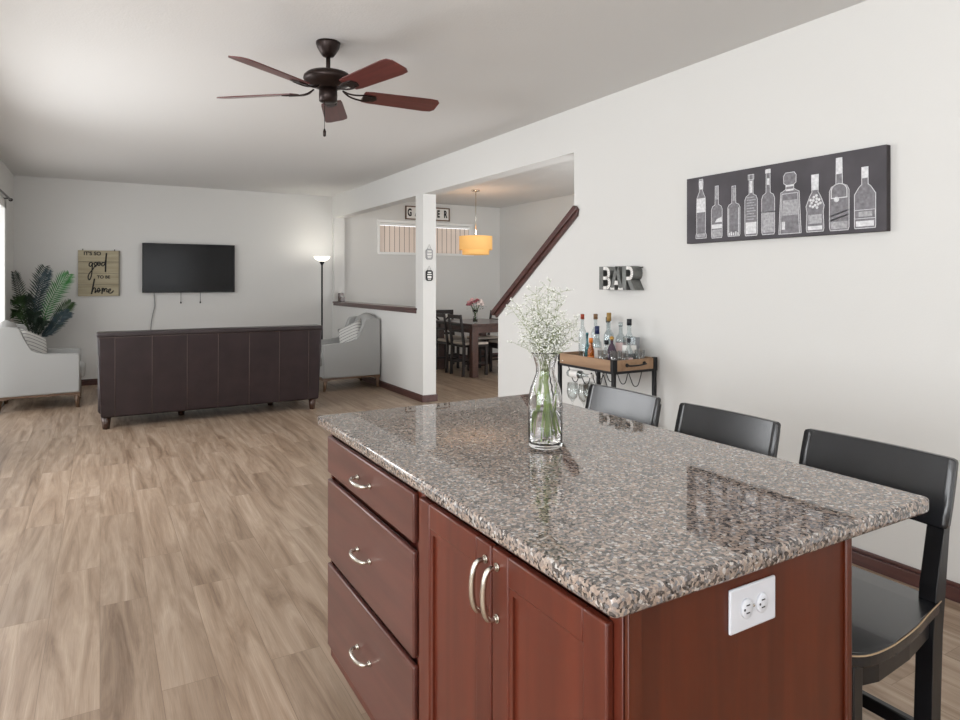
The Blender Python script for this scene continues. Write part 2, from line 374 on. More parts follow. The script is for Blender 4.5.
def baseboard(name, segs):
    b = MB()
    for x0, x1, y0, y1 in segs:
        b.box(x0, x1, y0, y1, 0, .062, .003, 1)
        xm0, xm1, ym0, ym1 = x0, x1, y0, y1
        if x1-x0 < y1-y0: xm0, xm1 = (x0+.007, x1) if name == 'baseboard_right' else (x0, x1-.007)
        else: ym0 = y0+.007
        b.box(xm0, xm1, ym0, ym1, .062, .082, .004, 2)
    struct(b.build(name, M['mahog']))
baseboard('baseboard_right', [(XR-.016, XR, -3.06, 5.155), (XR-.016, XR, 6.79, YF)])
baseboard('baseboard_far', [(XL, XR, YF-.016, YF), (XR+T, XD, YF-.016, YF)])
baseboard('baseboard_left', [(XL, XL+.016, 3.4, DY0-.09), (XL, XL+.016, DY1+.09, YF)])
b = MB(); b.box(XR-.016, XR+T+.016, 6.774, 6.79, 0, .08, .004, 2); struct(b.build('baseboard_column', M['mahog']))
# wooden cap on the half wall
b = MB(); b.box(XR-.032, XR+T+.032, 6.955, 10.06, 1.05, 1.075, .005, 2); b.box(XR-.018, XR+.001, 6.965, 10.06, 1.012, 1.052, .005, 2); b.box(XR+T, XR+T+.018, 6.965, 10.06, 1.012, 1.052, .005, 2)
struct(b.build('trim_1', M['mahog']))
# sloping cap on the stair wall
b = MB()
sl = (1.918-1.074)/(3.952-5.148)
def sline(y, off): return 1.074+sl*(y-5.148)+off
ya, yb = 5.215, 3.965
b.prism([(ya, sline(ya, .062)), (ya-.02, sline(ya-.02, .028)), (yb, sline(yb, .028)), (yb+.03, sline(yb+.03, .085)), (ya+.02, sline(ya+.02, .085))][::1], XR-.04, XR+T+.04, 'x', .004)
b.prism([(5.165, sline(5.165, -.012)), (yb+.01, sline(yb+.01, -.012)), (yb, sline(yb, .035)), (5.19, sline(5.19, .035))], XR-.022, XR+.001, 'x', .004)
struct(b.build('trim_2', M['mahog']))

# patio door (left wall)
fr = MB()
for y0, y1 in ((DY0-.07, DY0+.03), (DY1-.03, DY1+.07), ((DY0+DY1)/2-.04, (DY0+DY1)/2+.04)): fr.box(XL-.1, XL+.012, y0, y1, 0, DZ+.07, .004, 1)
fr.box(XL-.1, XL+.012, DY0-.07, DY1+.07, DZ-.03, DZ+.07, .004, 1); fr.box(XL-.1, XL+.012, DY0, DY1, 0, .05)
d1 = struct(fr.build('door_1', M['white']))
g = MB(); g.box(XL-.06, XL-.052, DY0+.02, DY1-.02, .04, DZ-.02); g.build('pane', M['glass_win'], d1)
fr = MB()
for y0, y1 in ((4.14, 4.24), (5.27, 5.33), (6.36, 6.46)): fr.box(XL-.1, XL+.012, y0, y1, .72, 2.3, .004, 1)
for z0, z1 in ((.70, .78), (2.22, 2.32)): fr.box(XL-.1, XL+.02, 4.14, 6.46, z0, z1, .004, 1)
w2 = struct(fr.build('added_window_2', M['white'])); g = MB(); g.box(XL-.06, XL-.052, 4.22, 6.38, .76, 2.24); g.build('pane', M['glass_win'], w2)  # unseen window, added to carry the side fill lamp
fr = MB()
for x0, x1_ in ((-1.44, -1.36), (.56, .64), (2.56, 2.64)): fr.box(x0, x1_, -3.14, -3.045, .87, 2.53, .004, 1)
for z0, z1 in ((.86, .94), (2.46, 2.54)): fr.box(-1.44, 2.64, -3.14, -3.045, z0, z1, .004, 1)
w3 = struct(fr.build('added_window_3', M['white'])); g = MB(); g.box(-1.38, 2.58, -3.1, -3.095, .9, 2.5); g.build('pane', M['glass_win'], w3)  # unseen window, added around the rear fill lamp
fr = MB()
for y0, y1 in ((-2.24, -2.16), (-.24, -.16), (1.76, 1.84)): fr.box(-3.34, -3.245, y0, y1, .66, 2.54, .004, 1)
for z0, z1 in ((.66, .74), (2.46, 2.54)): fr.box(-3.34, -3.245, -2.24, 1.84, z0, z1, .004, 1)
w4 = struct(fr.build('window_4', M['white'])); g = MB(); g.box(-3.3, -3.295, -2.2, 1.8, .7, 2.5); g.build('pane', M['glass_win'], w4)
# dining window
fr = MB(); a = .035
fr.box(WX0-a, WX1+a, YF-.02, YF+.1, WZ1-.01, WZ1+a, .003, 1); fr.box(WX0-a, WX1+a, YF-.03, YF+.1, WZ0-.03, WZ0+.01, .003, 1)
fr.box(WX0-a, WX0+.012, YF-.02, YF+.1, WZ0, WZ1, .003, 1); fr.box(WX1-.03, WX1+a, YF-.02, YF+.1, WZ0, WZ1, .003, 1)
w1 = struct(fr.build('window_1', M['white']))
g = MB(); g.box(WX0, WX1, YF+.085, YF+.09, WZ0, WZ1); g.build('pane', M['glass_win'], w1)
# vertical blind
vb = empty('vertical_blind', ((WX0+WX1)/2, YF+.04, WZ1), 0, 'cream vertical blind drawn across the high dining room window', 'window blind')
b = MB(); b.box(-.865, .84, -.025, .025, -.05, -.012, .004, 1); b.build('head_rail', M['white'], vb)
n = 19; W_ = 1.70/n
for i in range(n):
    x = -.86+W_*i+W_/2
    b = MB(); b.box(-W_*.60, W_*.60, -.0012, .0012, -.50, -.058, xf=Matrix.Translation((x, .0, 0)) @ Matrix.Rotation(math.radians(-9), 4, 'Z'))
    b.mi = 1; b.box(W_*.50, W_*.60, -.0022, -.0013, -.50, -.058, xf=Matrix.Translation((x, .0, 0)) @ Matrix.Rotation(math.radians(-9), 4, 'Z'))  # darker strip paints the shade line between overlapping slats
    b.build('slat', [M['cream'], M['slatshade']], vb)

# ================================================================ KITCHEN ISLAND
IY0, IYM, IY1 = .744, 1.452, 2.19
XC0, XC1 = .69, 1.262
def pull(parent, y, z, vertical):
    L = .05; pts = []
    for t, d in ((-1, 0), (-1, .012), (-.93, .022), (-.6, .03), (0, .033), (.6, .03), (.93, .022), (1, .012), (1, 0)):
        pts.append((-d, 0, t*L) if vertical else (-d, t*L, 0))
    b = MB()
    P = crv(pts, 4); b.tube(P, [.0046+.0016*math.sin(PI*i/(len(P)-1)) for i in range(len(P))], 10)
    for t in (-1, 1):
        c = (0, 0, t*L) if vertical else (0, t*L, 0)
        b.tube([(0, c[1], c[2]), (-.004, c[1], c[2])], .0085, 12); b.tube([(-.004, c[1], c[2]), (-.009, c[1], c[2])], [.007, .0045], 12)
    o = b.build('handle', M['steel'], parent); o.location = (0, y, z); return o
def carcass(y0, y1, parent, end=False):
    b = MB(); b.box(XC0+.004, XC1, y0, y1, .1, .889); b.box(XC0+.06, XC1-.02, y0+.01, y1, 0, .1)
    b.build('body', M['cab_dark'], parent)
    b = MB()
    b.box(XC0-.006, XC0+.006, y0, y0+.03, .1, .889, .001, 1); b.box(XC0-.006, XC0+.006, y1-.014, y1, .1, .889, .001, 1)
    b.box(XC0-.006, XC0+.006, y0+.03, y1-.014, .862, .889, .001, 1); b.box(XC0-.006, XC0+.006, y0+.03, y1-.014, .1, .135, .001, 1)
    return b.build('face_frame', M['cherry'], parent)
dc = empty('drawer_cabinet', (0, 0, 0), 0, 'cherry base cabinet with three stacked drawers at the living room end of the island', 'base cabinet')
carcass(IYM, IY1, dc)
for z0, z1 in ((.733, .858), (.447, .713), (.148, .428)):
    b = MB(); b.box(.668, XC0-.006, 1.474, 2.178, z0, z1, .006, 3); d = b.build('drawer', M['cherry_y'], dc)
    h = pull(d, 1.82, (z0+z1)/2, False); h.location.x = .668
cc = empty('door_cabinet', (0, 0, 0), 0, 'cherry base cabinet with two panelled doors under the near corner of the granite', 'base cabinet')
carcass(IY0, IYM-.001, cc)
for y0, y1, hy in ((.763, 1.100, 1.078), (1.105, 1.442, 1.122)):
    z0, z1 = .148, .858; s = .058
    b = MB()
    b.box(.668, XC0-.006, y0, y0+s, z0, z1, .004, 2); b.box(.668, XC0-.006, y1-s, y1, z0, z1, .004, 2)
    b.box(.668, XC0-.006, y0+s-.001, y1-s+.001, z0, z0+s, .004, 2); b.box(.668, XC0-.006, y0+s-.001, y1-s+.001, z1-s, z1, .004, 2)
    b.box(.6775, XC0-.006, y0+s-.002, y1-s+.002, z0+s-.002, z1-s+.002)
    # inner bead
    for q in ((y0+s, y0+s+.012, z0+s, z1-s), (y1-s-.012, y1-s, z0+s, z1-s), (y0+s+.012, y1-s-.012, z0+s, z0+s+.012), (y0+s+.012, y1-s-.012, z1-s-.012, z1-s)): b.prism([(.6785, q[2]), (.6715, q[2]), (.6715, q[3]), (.6785, q[3])], q[0], q[1], 'y')
    d = b.build('door', M['cherry'], cc)
    h = pull(d, hy, .776, True); h.location.x = .668
b = MB(); b.box(XC0-.002, XC1, IY0-.006, IY0, 0, .889, .001, 1)
b.box(XC0-.006, XC0+.022, IY0-.012, IY0-.004, 0, .889, .001, 1); b.box(XC1-.016, XC1+.002, IY0-.014, IY0-.004, 0, .889, .004, 2)
b.build('end_panel', M['cherry_end'], cc)
b = MB(); b.box(XC1, XC1+.006, IY0, IYM, 0, .889); b.build('back_panel', M['cherry_end'], cc)
# worktop
b = MB(); v0 = .641; x1 = 1.528; y0 = .715; y1 = 2.212
rc = .012; poly = []
for cx, cy, a0 in ((x1-rc, y1-rc, 0), (v0+rc, y1-rc, 90), (v0+rc, y0+rc, 180), (x1-rc, y0+rc, 270)):
    for k in range(5):
        t = math.radians(a0+k*22.5); poly.append((cx+rc*math.cos(t), cy+rc*math.sin(t)))
b.prism(poly, .89, .922, 'z', .006, True)
wt = b.build('granite_worktop', M['granite']); tag(wt, 'long speckled grey and tan polished granite worktop covering the kitchen island', 'worktop')
# outlet
ol = empty('power_outlet', (.972, IY0-.006, .824), 0, 'white double power outlet on the cherry end panel of the island', 'outlet')
b = MB(); b.box(-.06, .06, -.006, 0, -.038, .038, .003, 2); b.build('cover_plate', M['plate'], ol)
for sx in (-.02, .02):
    b = MB(); b.lathe([(0, .0), (.0165, 0), (.0165, .003), (.015, .004), (0, .004)], seg=24, sx=.85, sy=1.0)
    o = b.build('socket', M['plate'], ol); o.location = (sx, -.006, 0); o.rotation_euler = (PI/2, 0, 0)
    s_ = MB()
    for z in (-.0065, .0065): s_.box(-.0045, .0045, z-.001, z+.001, .0038, .0046)
    s_.lathe([(0, .0038), (.0022, .0038), (.0022, .0046), (0, .0046)], c=(-.0085, 0, 0), seg=10)
    s_.build('slots', M['slot'], o)
b = MB(); b.lathe([(0, 0), (.003, 0), (.002, .0015), (0, .0015)], seg=12); o = b.build('screw', M['steel'], ol); o.location = (0, -.006, 0); o.rotation_euler = (PI/2, 0, 0)

# ================================================================ BAR STOOLS
def seat_outline(grow=0):
    # local: x from 0 (front, island side) to .43 (back); y half-width
    side = [(p.x, p.y) for p in crv([(0.0, .178, 0), (.012, .205, 0), (.05, .222, 0), (.11, .226, 0), (.17, .222, 0), (.25, .212, 0), (.33, .196, 0), (.42, .18, 0), (.43, .17, 0)], 3)]
    return [(x, w+grow) for x, w in side]+[(x, -w-grow) for x, w in reversed(side)]
def make_stool():
    t = empty('bar_stool', (0, 0, 0), 0, '', 'bar stool', 'black bar stools along the island')
    b = MB(); b.prism(seat_outline(), .602, .63, 'z', .006)
    for v in b.bm.verts:
        if v.co.z > .62: v.co.z -= .012*max(0, 1-((v.co.y)/.2)**2)
    # finer top with a shallow dish
    b.build('seat', M['blacks'], t)
    b = MB(); P = seat_outline(.0015); m_ = len(P)//2
    b.tube([(x, y, .627) for x, y in P[1:m_-3]], .0017, 6); b.build('worn_seat_edge', M['wear'], t); b = MB(); b.tube([(x, y, .627) for x, y in P[m_+3:-1]], .0017, 6); b.build('worn_seat_edge', M['wear'], t)
    b = MB()
    for s in (-1, 1): b.prism([(.02, s*.165), (.02, s*.185), (.11, s*.206), (.25, s*.196), (.42, s*.165), (.42, s*.15), (.25, s*.178), (.11, s*.188)], .545, .603, 'z')
    b.box(.03, .05, -.17, .17, .545, .602); b.box(.39, .41, -.16, .16, .545, .602)
    b.build('seat_rail', M['black'], t)
    for s in (-1, 1):
        b = MB(); b.box(-.017, .017, -.018, .018, -.6, 0, .004, 2); o = b.build('leg', M['black'], t); o.location = (.035, s*.188, .602)
        # rear leg runs up behind the backrest
        b = MB()
        path = [(.375, 0), (.392, .3), (.405, .55), (.420, .66), (.450, .80), (.482, .93)]
        w_ = .021
        poly = [(x-w_*(1 if z < .7 else .7), z) for x, z in path]+[(x+w_*(1 if z < .7 else .5), z) for x, z in reversed(path)]
        b.prism(poly, -.019, .019, 'y', .004); o = b.build('leg', M['black'], t); o.location = (0, s*.163, 0)
    b = MB()
    for s in (-1, 1): b.box(.05, .375, s*.176-.01, s*.176+.01, .24, .275, .003, 1)
    b.box(.025, .045, -.18, .18, .18, .215, .003, 1); b.box(.375, .395, -.16, .16, .3, .335, .003, 1)
    b.build('stretcher', M['black'], t)
    # backrest: curved slab
    b = MB(); n = 16; ys = [-.195+.39*k/n for k in range(n+1)]; zs = [.795, .80, .806, .85, .90, .948, .954, .957]
    def bx(y, z): return .436+(z-.795)*.27-.014*(y/.195)**2+.008
    F_, B_ = [], []
    for z in zs:
        e = {.795: .012, .80: .004, .806: .001}.get(z, {.957: .012, .954: .004, .948: .001}.get(z, 0))
        F_.append([b.bm.verts.new((bx(y, z)-.008, max(-.195+e, min(.195-e, y)), z)) for y in ys]); B_.append([b.bm.verts.new((bx(y, z)+.003, max(-.195+e, min(.195-e, y)), z)) for y in ys])
    for i in range(len(zs)-1):
        for k in range(n):
            b._f([F_[i][k], F_[i][k+1], F_[i+1][k+1], F_[i+1][k]], True); b._f([B_[i][k], B_[i+1][k], B_[i+1][k+1], B_[i][k+1]], True)
        b._f([F_[i][0], F_[i+1][0], B_[i+1][0], B_[i][0]]); b._f([F_[i][n], B_[i][n], B_[i+1][n], F_[i+1][n]])
    for k in range(n): b._f([F_[0][k], B_[0][k], B_[0][k+1], F_[0][k+1]]); b._f([F_[-1][k], F_[-1][k+1], B_[-1][k+1], B_[-1][k]])
    b.build('backrest', M['blacks'], t)
    return t
st = make_stool()
for i, (y, lb) in enumerate(((.962, 'black bar stool at the near right corner of the island, its seat and legs showing'),
                             (1.432, 'black bar stool in the middle of the row of three behind the island'),
                             (1.918, 'black bar stool farthest along the island, in front of the bar cart'))):
    o = st if i == 0 else copy_tree(st)
    o.location = (1.296, y+.001, 0); o['label'] = lb

# ================================================================ VASE WITH BABY'S BREATH
VX, VY, VZ = 1.072, 1.478, .922
vs = empty('glass_vase', (VX, VY, VZ), 0, 'clear glass carafe vase part filled with water on the granite worktop', 'vase')
prof_o = [(0, 0), (.043, 0), (.047, .006), (.0478, .03), (.0478, .115), (.0465, .14), (.041, .165), (.033, .185), (.0265, .203), (.0255, .215), (.0275, .23), (.033, .248), (.0385, .261), (.0395, .263)]
prof_i = [(.0375, .263), (.0365, .259), (.031, .247), (.0255, .23), (.0235, .215), (.0245, .203), (.031, .184), (.039, .164), (.0445, .139), (.0455, .115), (.0455, .02), (.042, .012), (0, .012)]
b = MB(); b.lathe(prof_o+prof_i, seg=40); b.build('glass', M['vase'], vs)
b = MB(); b.lathe([(0, .0125), (.0415, .0125), (.045, .02), (.045, .1), (0, .1)], seg=40); b.build('water', M['water'], vs)
fl = empty('babys_breath', (VX, VY, VZ), 0, 'airy bunch of white baby\'s breath standing in the glass carafe on the island', 'flowers')
rnd = random.Random(11)
sb = MB(); gb = MB(); bl = MB()
def blossom(p, r):
    q = bmesh.ops.create_icosphere(bl.bm, subdivisions=1, radius=r, matrix=Matrix.Translation(p) @ Matrix.Diagonal((1, 1, .8, 1)))
    for v in q['verts']:
        for f in v.link_faces: f.smooth = True
camR = Vector((math.cos(math.atan(380/652)), -math.sin(math.atan(380/652)), 0)); camF = Vector((camR.y*-1, camR.x, 0))
nst = 24
for i in range(nst):
    a = rnd.random()*2*PI; ring = .022*math.sqrt(rnd.random())
    base = Vector((math.cos(a)*.033, math.sin(a)*.033, .02+.02*rnd.random()))
    a2 = a+rnd.uniform(-.6, .6)+PI*(rnd.random() < .5)
    neck = Vector((math.cos(a2)*ring*.7, math.sin(a2)*ring*.7, .21))
    u = rnd.uniform(-.075, .055); v = rnd.uniform(-.05, .05); z = rnd.uniform(.29, .457)-abs(u+.01)*.5
    if i == 0: u, v, z = .085, 0, .335
    if i == 1: u, v, z = .075, .01, .30
    if i == 2: u, v, z = -.088, 0, .375
    tip = camR*u+camF*v+Vector((0, 0, z))
    mid = neck*.6+tip*.4+Vector((0, 0, .02))
    P = crv([base, base*.5+neck*.5, neck, mid, tip], 5)
    sb.tube(P[:11], .0013, 5); gb.tube(P[10:], [.0010-.0005*k/10 for k in range(len(P[10:]))], 4)
    # branching
    for k in range(13, len(P)):
        p0 = P[min(k, len(P)-1)]
        for j in range(3):
            d = Vector((rnd.gauss(0, 1), rnd.gauss(0, 1), rnd.gauss(.7, .6))).normalized()*rnd.uniform(.014, .036)
            p1 = p0+d; gb.tube([p0, p0+d*.5+Vector((0, 0, .002)), p1], .00045, 3)
            blossom(p1, rnd.uniform(.0018, .0030))
            for q in range(3):
                d2 = Vector((rnd.gauss(0, 1), rnd.gauss(0, 1), rnd.gauss(.6, .6))).normalized()*rnd.uniform(.006, .014)
                gb.tube([p1-d*.25, p1+d2], .00035, 3); blossom(p1+d2, rnd.uniform(.0016, .0029))
for k in range(9):  # narrow leaves inside the vase
    a = rnd.random()*2*PI; z0 = rnd.uniform(.07, .13); p = Vector((math.cos(a)*.018, math.sin(a)*.018, z0))
    sb.tube([p, p+Vector((math.cos(a)*.012, math.sin(a)*.012, .03)), p+Vector((math.cos(a)*.014, math.sin(a)*.014, .058))], [.001, .003, .0006], 4, flat=.3)
sb.build('stem', M['stem'], fl); gb.build('twigs', M['stemg'], fl); o = bl.build('blossoms', M['petal'], fl); o['kind'] = 'stuff'

# ================================================================ BAR CART
cx0, cx1, cy0, cy1 = 2.79, 3.165, 3.12, 3.70
ct = empty('bar_cart', ((cx0+cx1)/2, (cy0+cy1)/2, 0), 0, 'oak and black iron bar cart with a tray top standing against the right wall', 'bar cart')
hx, hy = (cx1-cx0)/2, (cy1-cy0)/2
def part(b, name, m, parent=ct): return b.build(name, m, parent)
for sx in (-1, 1):
    for sy in (-1, 1):
        b = MB(); X_, Y_ = sx*(hx-.012), sy*(hy-.012); b.box(X_-.012, X_+.012, Y_-.012, Y_+.012, .0, .886, .002, 1); part(b, 'leg', M['iron'])
for z0, z1 in ((.796, .812), (.44, .456), (.12, .136)):
    b = MB()
    for s in (-1, 1): b.box(-hx, hx, s*(hy-.008)-.008, s*(hy-.008)+.008, z0, z1); b.box(s*(hx-.008)-.008, s*(hx-.008)+.008, -hy, hy, z0, z1)
    part(b, 'frame', M['iron'])
b = MB(); i_ = .022
b.box(-hx+.002, hx-.002, -hy+.002, -hy+.016, .812, .882, .001, 1); b.box(-hx+.002, hx-.002, hy-.016, hy-.002, .812, .882, .001, 1)
b.box(-hx+.002, -hx+.016, -hy+.016, hy-.016, .812, .882, .001, 1); b.box(hx-.016, hx-.002, -hy+.016, hy-.016, .812, .882, .001, 1)
b.box(-hx+.014, hx-.014, -hy+.014, hy-.014, .808, .822)
# near-side tray corner straps
tr = part(b, 'tray', M['oak'])
for sx in (-1, 1):
    b = MB(); b.box(sx*(hx-.014)-.016, sx*(hx-.014)+.016, -hy-.002, -hy+.003, .80, .886); b.box(sx*(hx+.0)-.003, sx*hx+.003, -hy-.002, -hy+.026, .80, .886); b.build('corner_strap', M['iron'], tr)
b = MB(); b.tube(crv([(-.075, -hy+.002, .848), (-.072, -hy-.02, .846), (0, -hy-.026, .846), (.072, -hy-.02, .852), (.075, -hy+.002, .854)], 5), .005, 8)
for x, z in ((-.075, .848), (.075, .854)): b.tube([(x, -hy+.003, z), (x, -hy-.004, z)], .012, 12)
b.build('tray_handle', M['iron'], tr)
for z in (.456, .136):
    b = MB(); b.box(-hx+.014, hx-.014, -hy+.014, hy-.014, z-.014, z+.004); part(b, 'shelf', M['oak'])
# wavy wire bottle rack below the tray (two wavy wires and rails)
b = MB()
for xw in (-.12, .10):
    pts = [(xw, hy-.02-.01, .80)]
    nW = 4; span = 2*hy-.1; yst = hy-.06
    for k in range(nW):
        ya_ = yst-span*k/nW
        pts += [(xw, ya_+.0, .745), (xw, ya_-span/nW*.28, .69), (xw, ya_-span/nW*.62, .695), (xw, ya_-span/nW*.86, .765)]
    pts += [(xw, -hy+.05, .80)]
    b.tube(crv(pts, 6), .003, 6)
part(b, 'wire_rack', M['iron'])
# bottle lying in the rack
wb = empty('wine_bottle', (2.86, 3.52, .738), 0, 'clear bottle with a white label lying in the wire rack under the tray', 'bottle')
def bottle_parts(t, r, h, neck_r, neck_h, capm, caph, glass, label=None, lz=(.2, .6), seg=20, square=False, shoulder=.05, bulge=None):
    bh = h-neck_h-shoulder-caph
    b = MB()
    if square:
        b.box(-r, r, -r, r, 0, bh+shoulder*.5, min(.008, r*.3), 3)
        b.lathe([(0, bh), (r*.8, bh+shoulder*.45), (r*.55, bh+shoulder*.8), (neck_r, bh+shoulder), (neck_r, bh+shoulder+neck_h), (0, bh+shoulder+neck_h)], seg=seg)
    elif bulge:
        b.lathe([(0, 0), (r*.55, 0), (r*.9, bh*.2), (r, bh*.5), (r*.85, bh*.85), (r*.45, bh+shoulder*.7), (neck_r, bh+shoulder), (neck_r, bh+shoulder+neck_h), (0, bh+shoulder+neck_h)], seg=seg)
    else:
        b.lathe([(0, 0), (r*.92, 0), (r, .006), (r, bh), (r*.93, bh+shoulder*.3), (r*.55, bh+shoulder*.75), (neck_r, bh+shoulder), (neck_r, bh+shoulder+neck_h), (0, bh+shoulder+neck_h)], seg=seg)
    b.build('bottle_body', glass, t)
    z = bh+shoulder+neck_h; b = MB()
    if bulge: b.lathe([(0, z), (.008, z), (.015, z+caph*.3), (.016, z+caph*.6), (.008, z+caph*.95), (0, z+caph)], seg=14)
    else: b.lathe([(0, z-.008), (neck_r*1.25, z-.008), (neck_r*1.25, z+caph), (0, z+caph)], seg=16)
    b.build('cap', capm, t)
    if label:
        b = MB()
        if square: b.box(-r-.0008, r+.0008, -r-.0008, r+.0008, bh*lz[0], bh*lz[1])
        else: b.lathe([(r+.0006, bh*lz[0]), (r+.0006, bh*lz[1])], seg=seg)
        b.build('bottle_label', label, t)
bottle_parts(wb, .027, .25, .011, .06, M['lab'], .02, M['clear'], M['lab'], (.25, .95))
wb.rotation_euler = (PI/2, 0, PI/2-.1); wb.location = (2.83, 3.62, .745)
wb.rotation_euler = (PI/2-.03, 0, 0)  # lies along the rack, neck towards the viewer
TZ = .8225
bots = [
 ('bottle with a copper red cap and tall clear body at the left of the tray', (2.965, 3.64), .027, 1.152, .011, .055, 'capred', .028, 'clear', None, None, {}),
 ('clear bottle with a tan cork stopper, back left on the bar cart tray', (3.06, 3.61), .03, 1.152, .012, .06, 'capcork', .03, 'clear', None, None, {}),
 ('clear bottle with a black cap standing behind the navy capped bottle', (3.105, 3.53), .03, 1.132, .012, .06, 'capblack', .03, 'clear', 'lab', (.2, .6), {}),
 ('white labelled bottle with a tall navy blue cap on the bar cart', (2.925, 3.435), .03, 1.080, .013, .03, 'capnavy', .045, 'clear', 'lab', (.12, .85), {}),
 ('tallest clear bottle with a gold brown top in the middle of the tray', (3.035, 3.44), .032, 1.168, .013, .06, 'capgold', .05, 'clear', 'lab', (.3, .7), {}),
 ('clear decanter bottle with a glass stopper near the wall', (3.065, 3.355), .034, 1.105, .012, .05, 'clear', .02, 'clear', 'labp', (.2, .9), {}),
 ('clear square bottle with a black cap at the right of the tray', (3.03, 3.235), .032, 1.135, .013, .055, 'capblack', .034, 'clear', 'lab', (.5, .8), dict(square=True)),
 ('small slender teal bottle at the left end of the tray', (2.93, 3.545), .016, 1.028, .007, .05, 'teal', .012, 'teal', None, None, {}),
 ('short amber bottle with an orange cap at the front of the tray', (2.842, 3.40), .022, 1.005, .011, .02, 'caporange', .022, 'amber', 'labo', (.2, .7), {}),
 ('round dark purple liqueur bottle with a brass ball top', (2.945, 3.31), .042, 1.02, .010, .02, 'brass', .028, 'purple', None, None, dict(bulge=True)),
 ('clear bottle with a small black cap and pale label front right', (2.985, 3.19), .026, 1.012, .010, .03, 'capblack', .018, 'clear', 'labp', (.15, .7), {}),
 ('low bottle with black label between the navy cap and the tumblers', (2.965, 3.385), .026, .985, .011, .02, 'capblack', .02, 'clear', 'labb', (.05, .9), {}),
]
for lb, (x, y), r, top, nr, nh, cm, ch, gm, lm, lz, kw in bots:
    t = empty('liquor_bottle', (x, y, TZ), 0, lb, 'bottle', 'bottles on the bar cart tray')
    bottle_parts(t, r, top-TZ, nr, nh, M[cm], ch, M[gm], M[lm] if lm else None, lz or (.2, .6), **kw)
b = MB(); b.box(-.028, .028, -.03, .03, 0, .185, .003, 1); o = b.build('gift_box', M['silver']); o.location = (3.118, 3.285, TZ); tag(o, 'plain silver grey carton standing upright among the bottles by the wall', 'box')
def tumbler(loc, lb, r=.034, h=.112):
    b = MB(); b.lathe([(0, 0), (r*.8, 0), (r, h), (r*.94, h), (r*.74, .02), (0, .02)], seg=18)
    o = b.build('tumbler', M['ware']); o.location = loc; tag(o, lb, 'glass', 'tumblers on the bar cart tray'); return o
for (x, y), lb in (((2.838, 3.275), 'clear tumbler at the front left of the row on the tray'), ((2.868, 3.195), 'clear tumbler at the near front corner of the tray'),
                   ((2.925, 3.155+.02), 'clear tumbler second from the wall along the near edge of the tray'), ((3.06, 3.168), 'clear tumbler nearest the wall on the tray')):
    tumbler((x, y, TZ), lb)
for (x, y), lb in (((2.86, 3.62), 'stemmed wine glass at the left end of the cart shelf'), ((2.88, 3.52), 'stemmed wine glass second from the left on the cart shelf'), ((2.97, 3.58), 'stemmed wine glass behind the other two on the cart shelf')):
    b = MB(); b.lathe([(0, 0), (.034, 0), (.033, .003), (.006, .008), (.004, .07), (.008, .085), (.034, .115), (.041, .15), (.036, .215), (.0345, .215), (.039, .15), (.032, .118), (0, .09)], seg=22)
    o = b.build('wine_glass', M['ware']); o.location = (x, y, .4605); tag(o, lb, 'glass', 'wine glasses on the cart shelf')

# ================================================================ WALL ART: bottles canvas
art = empty('wall_canvas', (XR-.019, 2.267, 1.618), 0, 'long charcoal canvas print of nine bottles on the right wall', 'picture')
AX = XR-.038-(XR-.019)
b = MB(); b.box(AX, .018, -.598, .598, 0, .403, .002, 1)
for f in b.bm.faces:
    pass
cv = b.build('canvas', [M['canvas'], M['canvas_edge']], art)
for p in cv.data.polygons:
    if p.normal.x > -.7: p.material_index = 1
def outline(b, pts, wd, x):
    P = [Vector((0, q[0], q[1])) for q in pts]; n = len(P)
    for i in range(n):
        a_, c_ = P[i], P[(i+1) % n]; d = (c_-a_)
        if d.length < 1e-6: continue
        nn = Vector((0, -d.z, d.y)).normalized()*wd/2; e = d.normalized()*wd*.4
        vs_ = [b.bm.verts.new(q+Vector((x, 0, 0))) for q in (a_-nn-e, c_-nn+e, c_+nn+e, a_+nn-e)]; b._f(vs_)
def flat(b, pts, x):
    b._f([b.bm.verts.new((x, y, z)) for y, z in pts])
def sym(half): return [(-w_, z) for w_, z in half]+[(w_, z) for w_, z in reversed(half)]
def rect(y0, y1, z0, z1): return [(y0, z0), (y1, z0), (y1, z1), (y0, z1)]
AB = [  # centre Y, width, top z, bottom z, kind
 (2.751, .080, 2.004, 1.646, 'vermouth'), (2.634, .078, 1.949, 1.642, 'wine'), (2.514, .085, 1.934, 1.645, 'faceted'), (2.398, .082, 1.983, 1.641, 'ribbed'),
 (2.290, .080, 1.997, 1.641, 'round'), (2.160, .130, 1.961, 1.637, 'decanter'), (2.019, .098, 1.929, 1.638, 'ornate'), (1.893, .099, 1.994, 1.636, 'arch'), (1.767, .100, 1.930, 1.638, 'flask')]
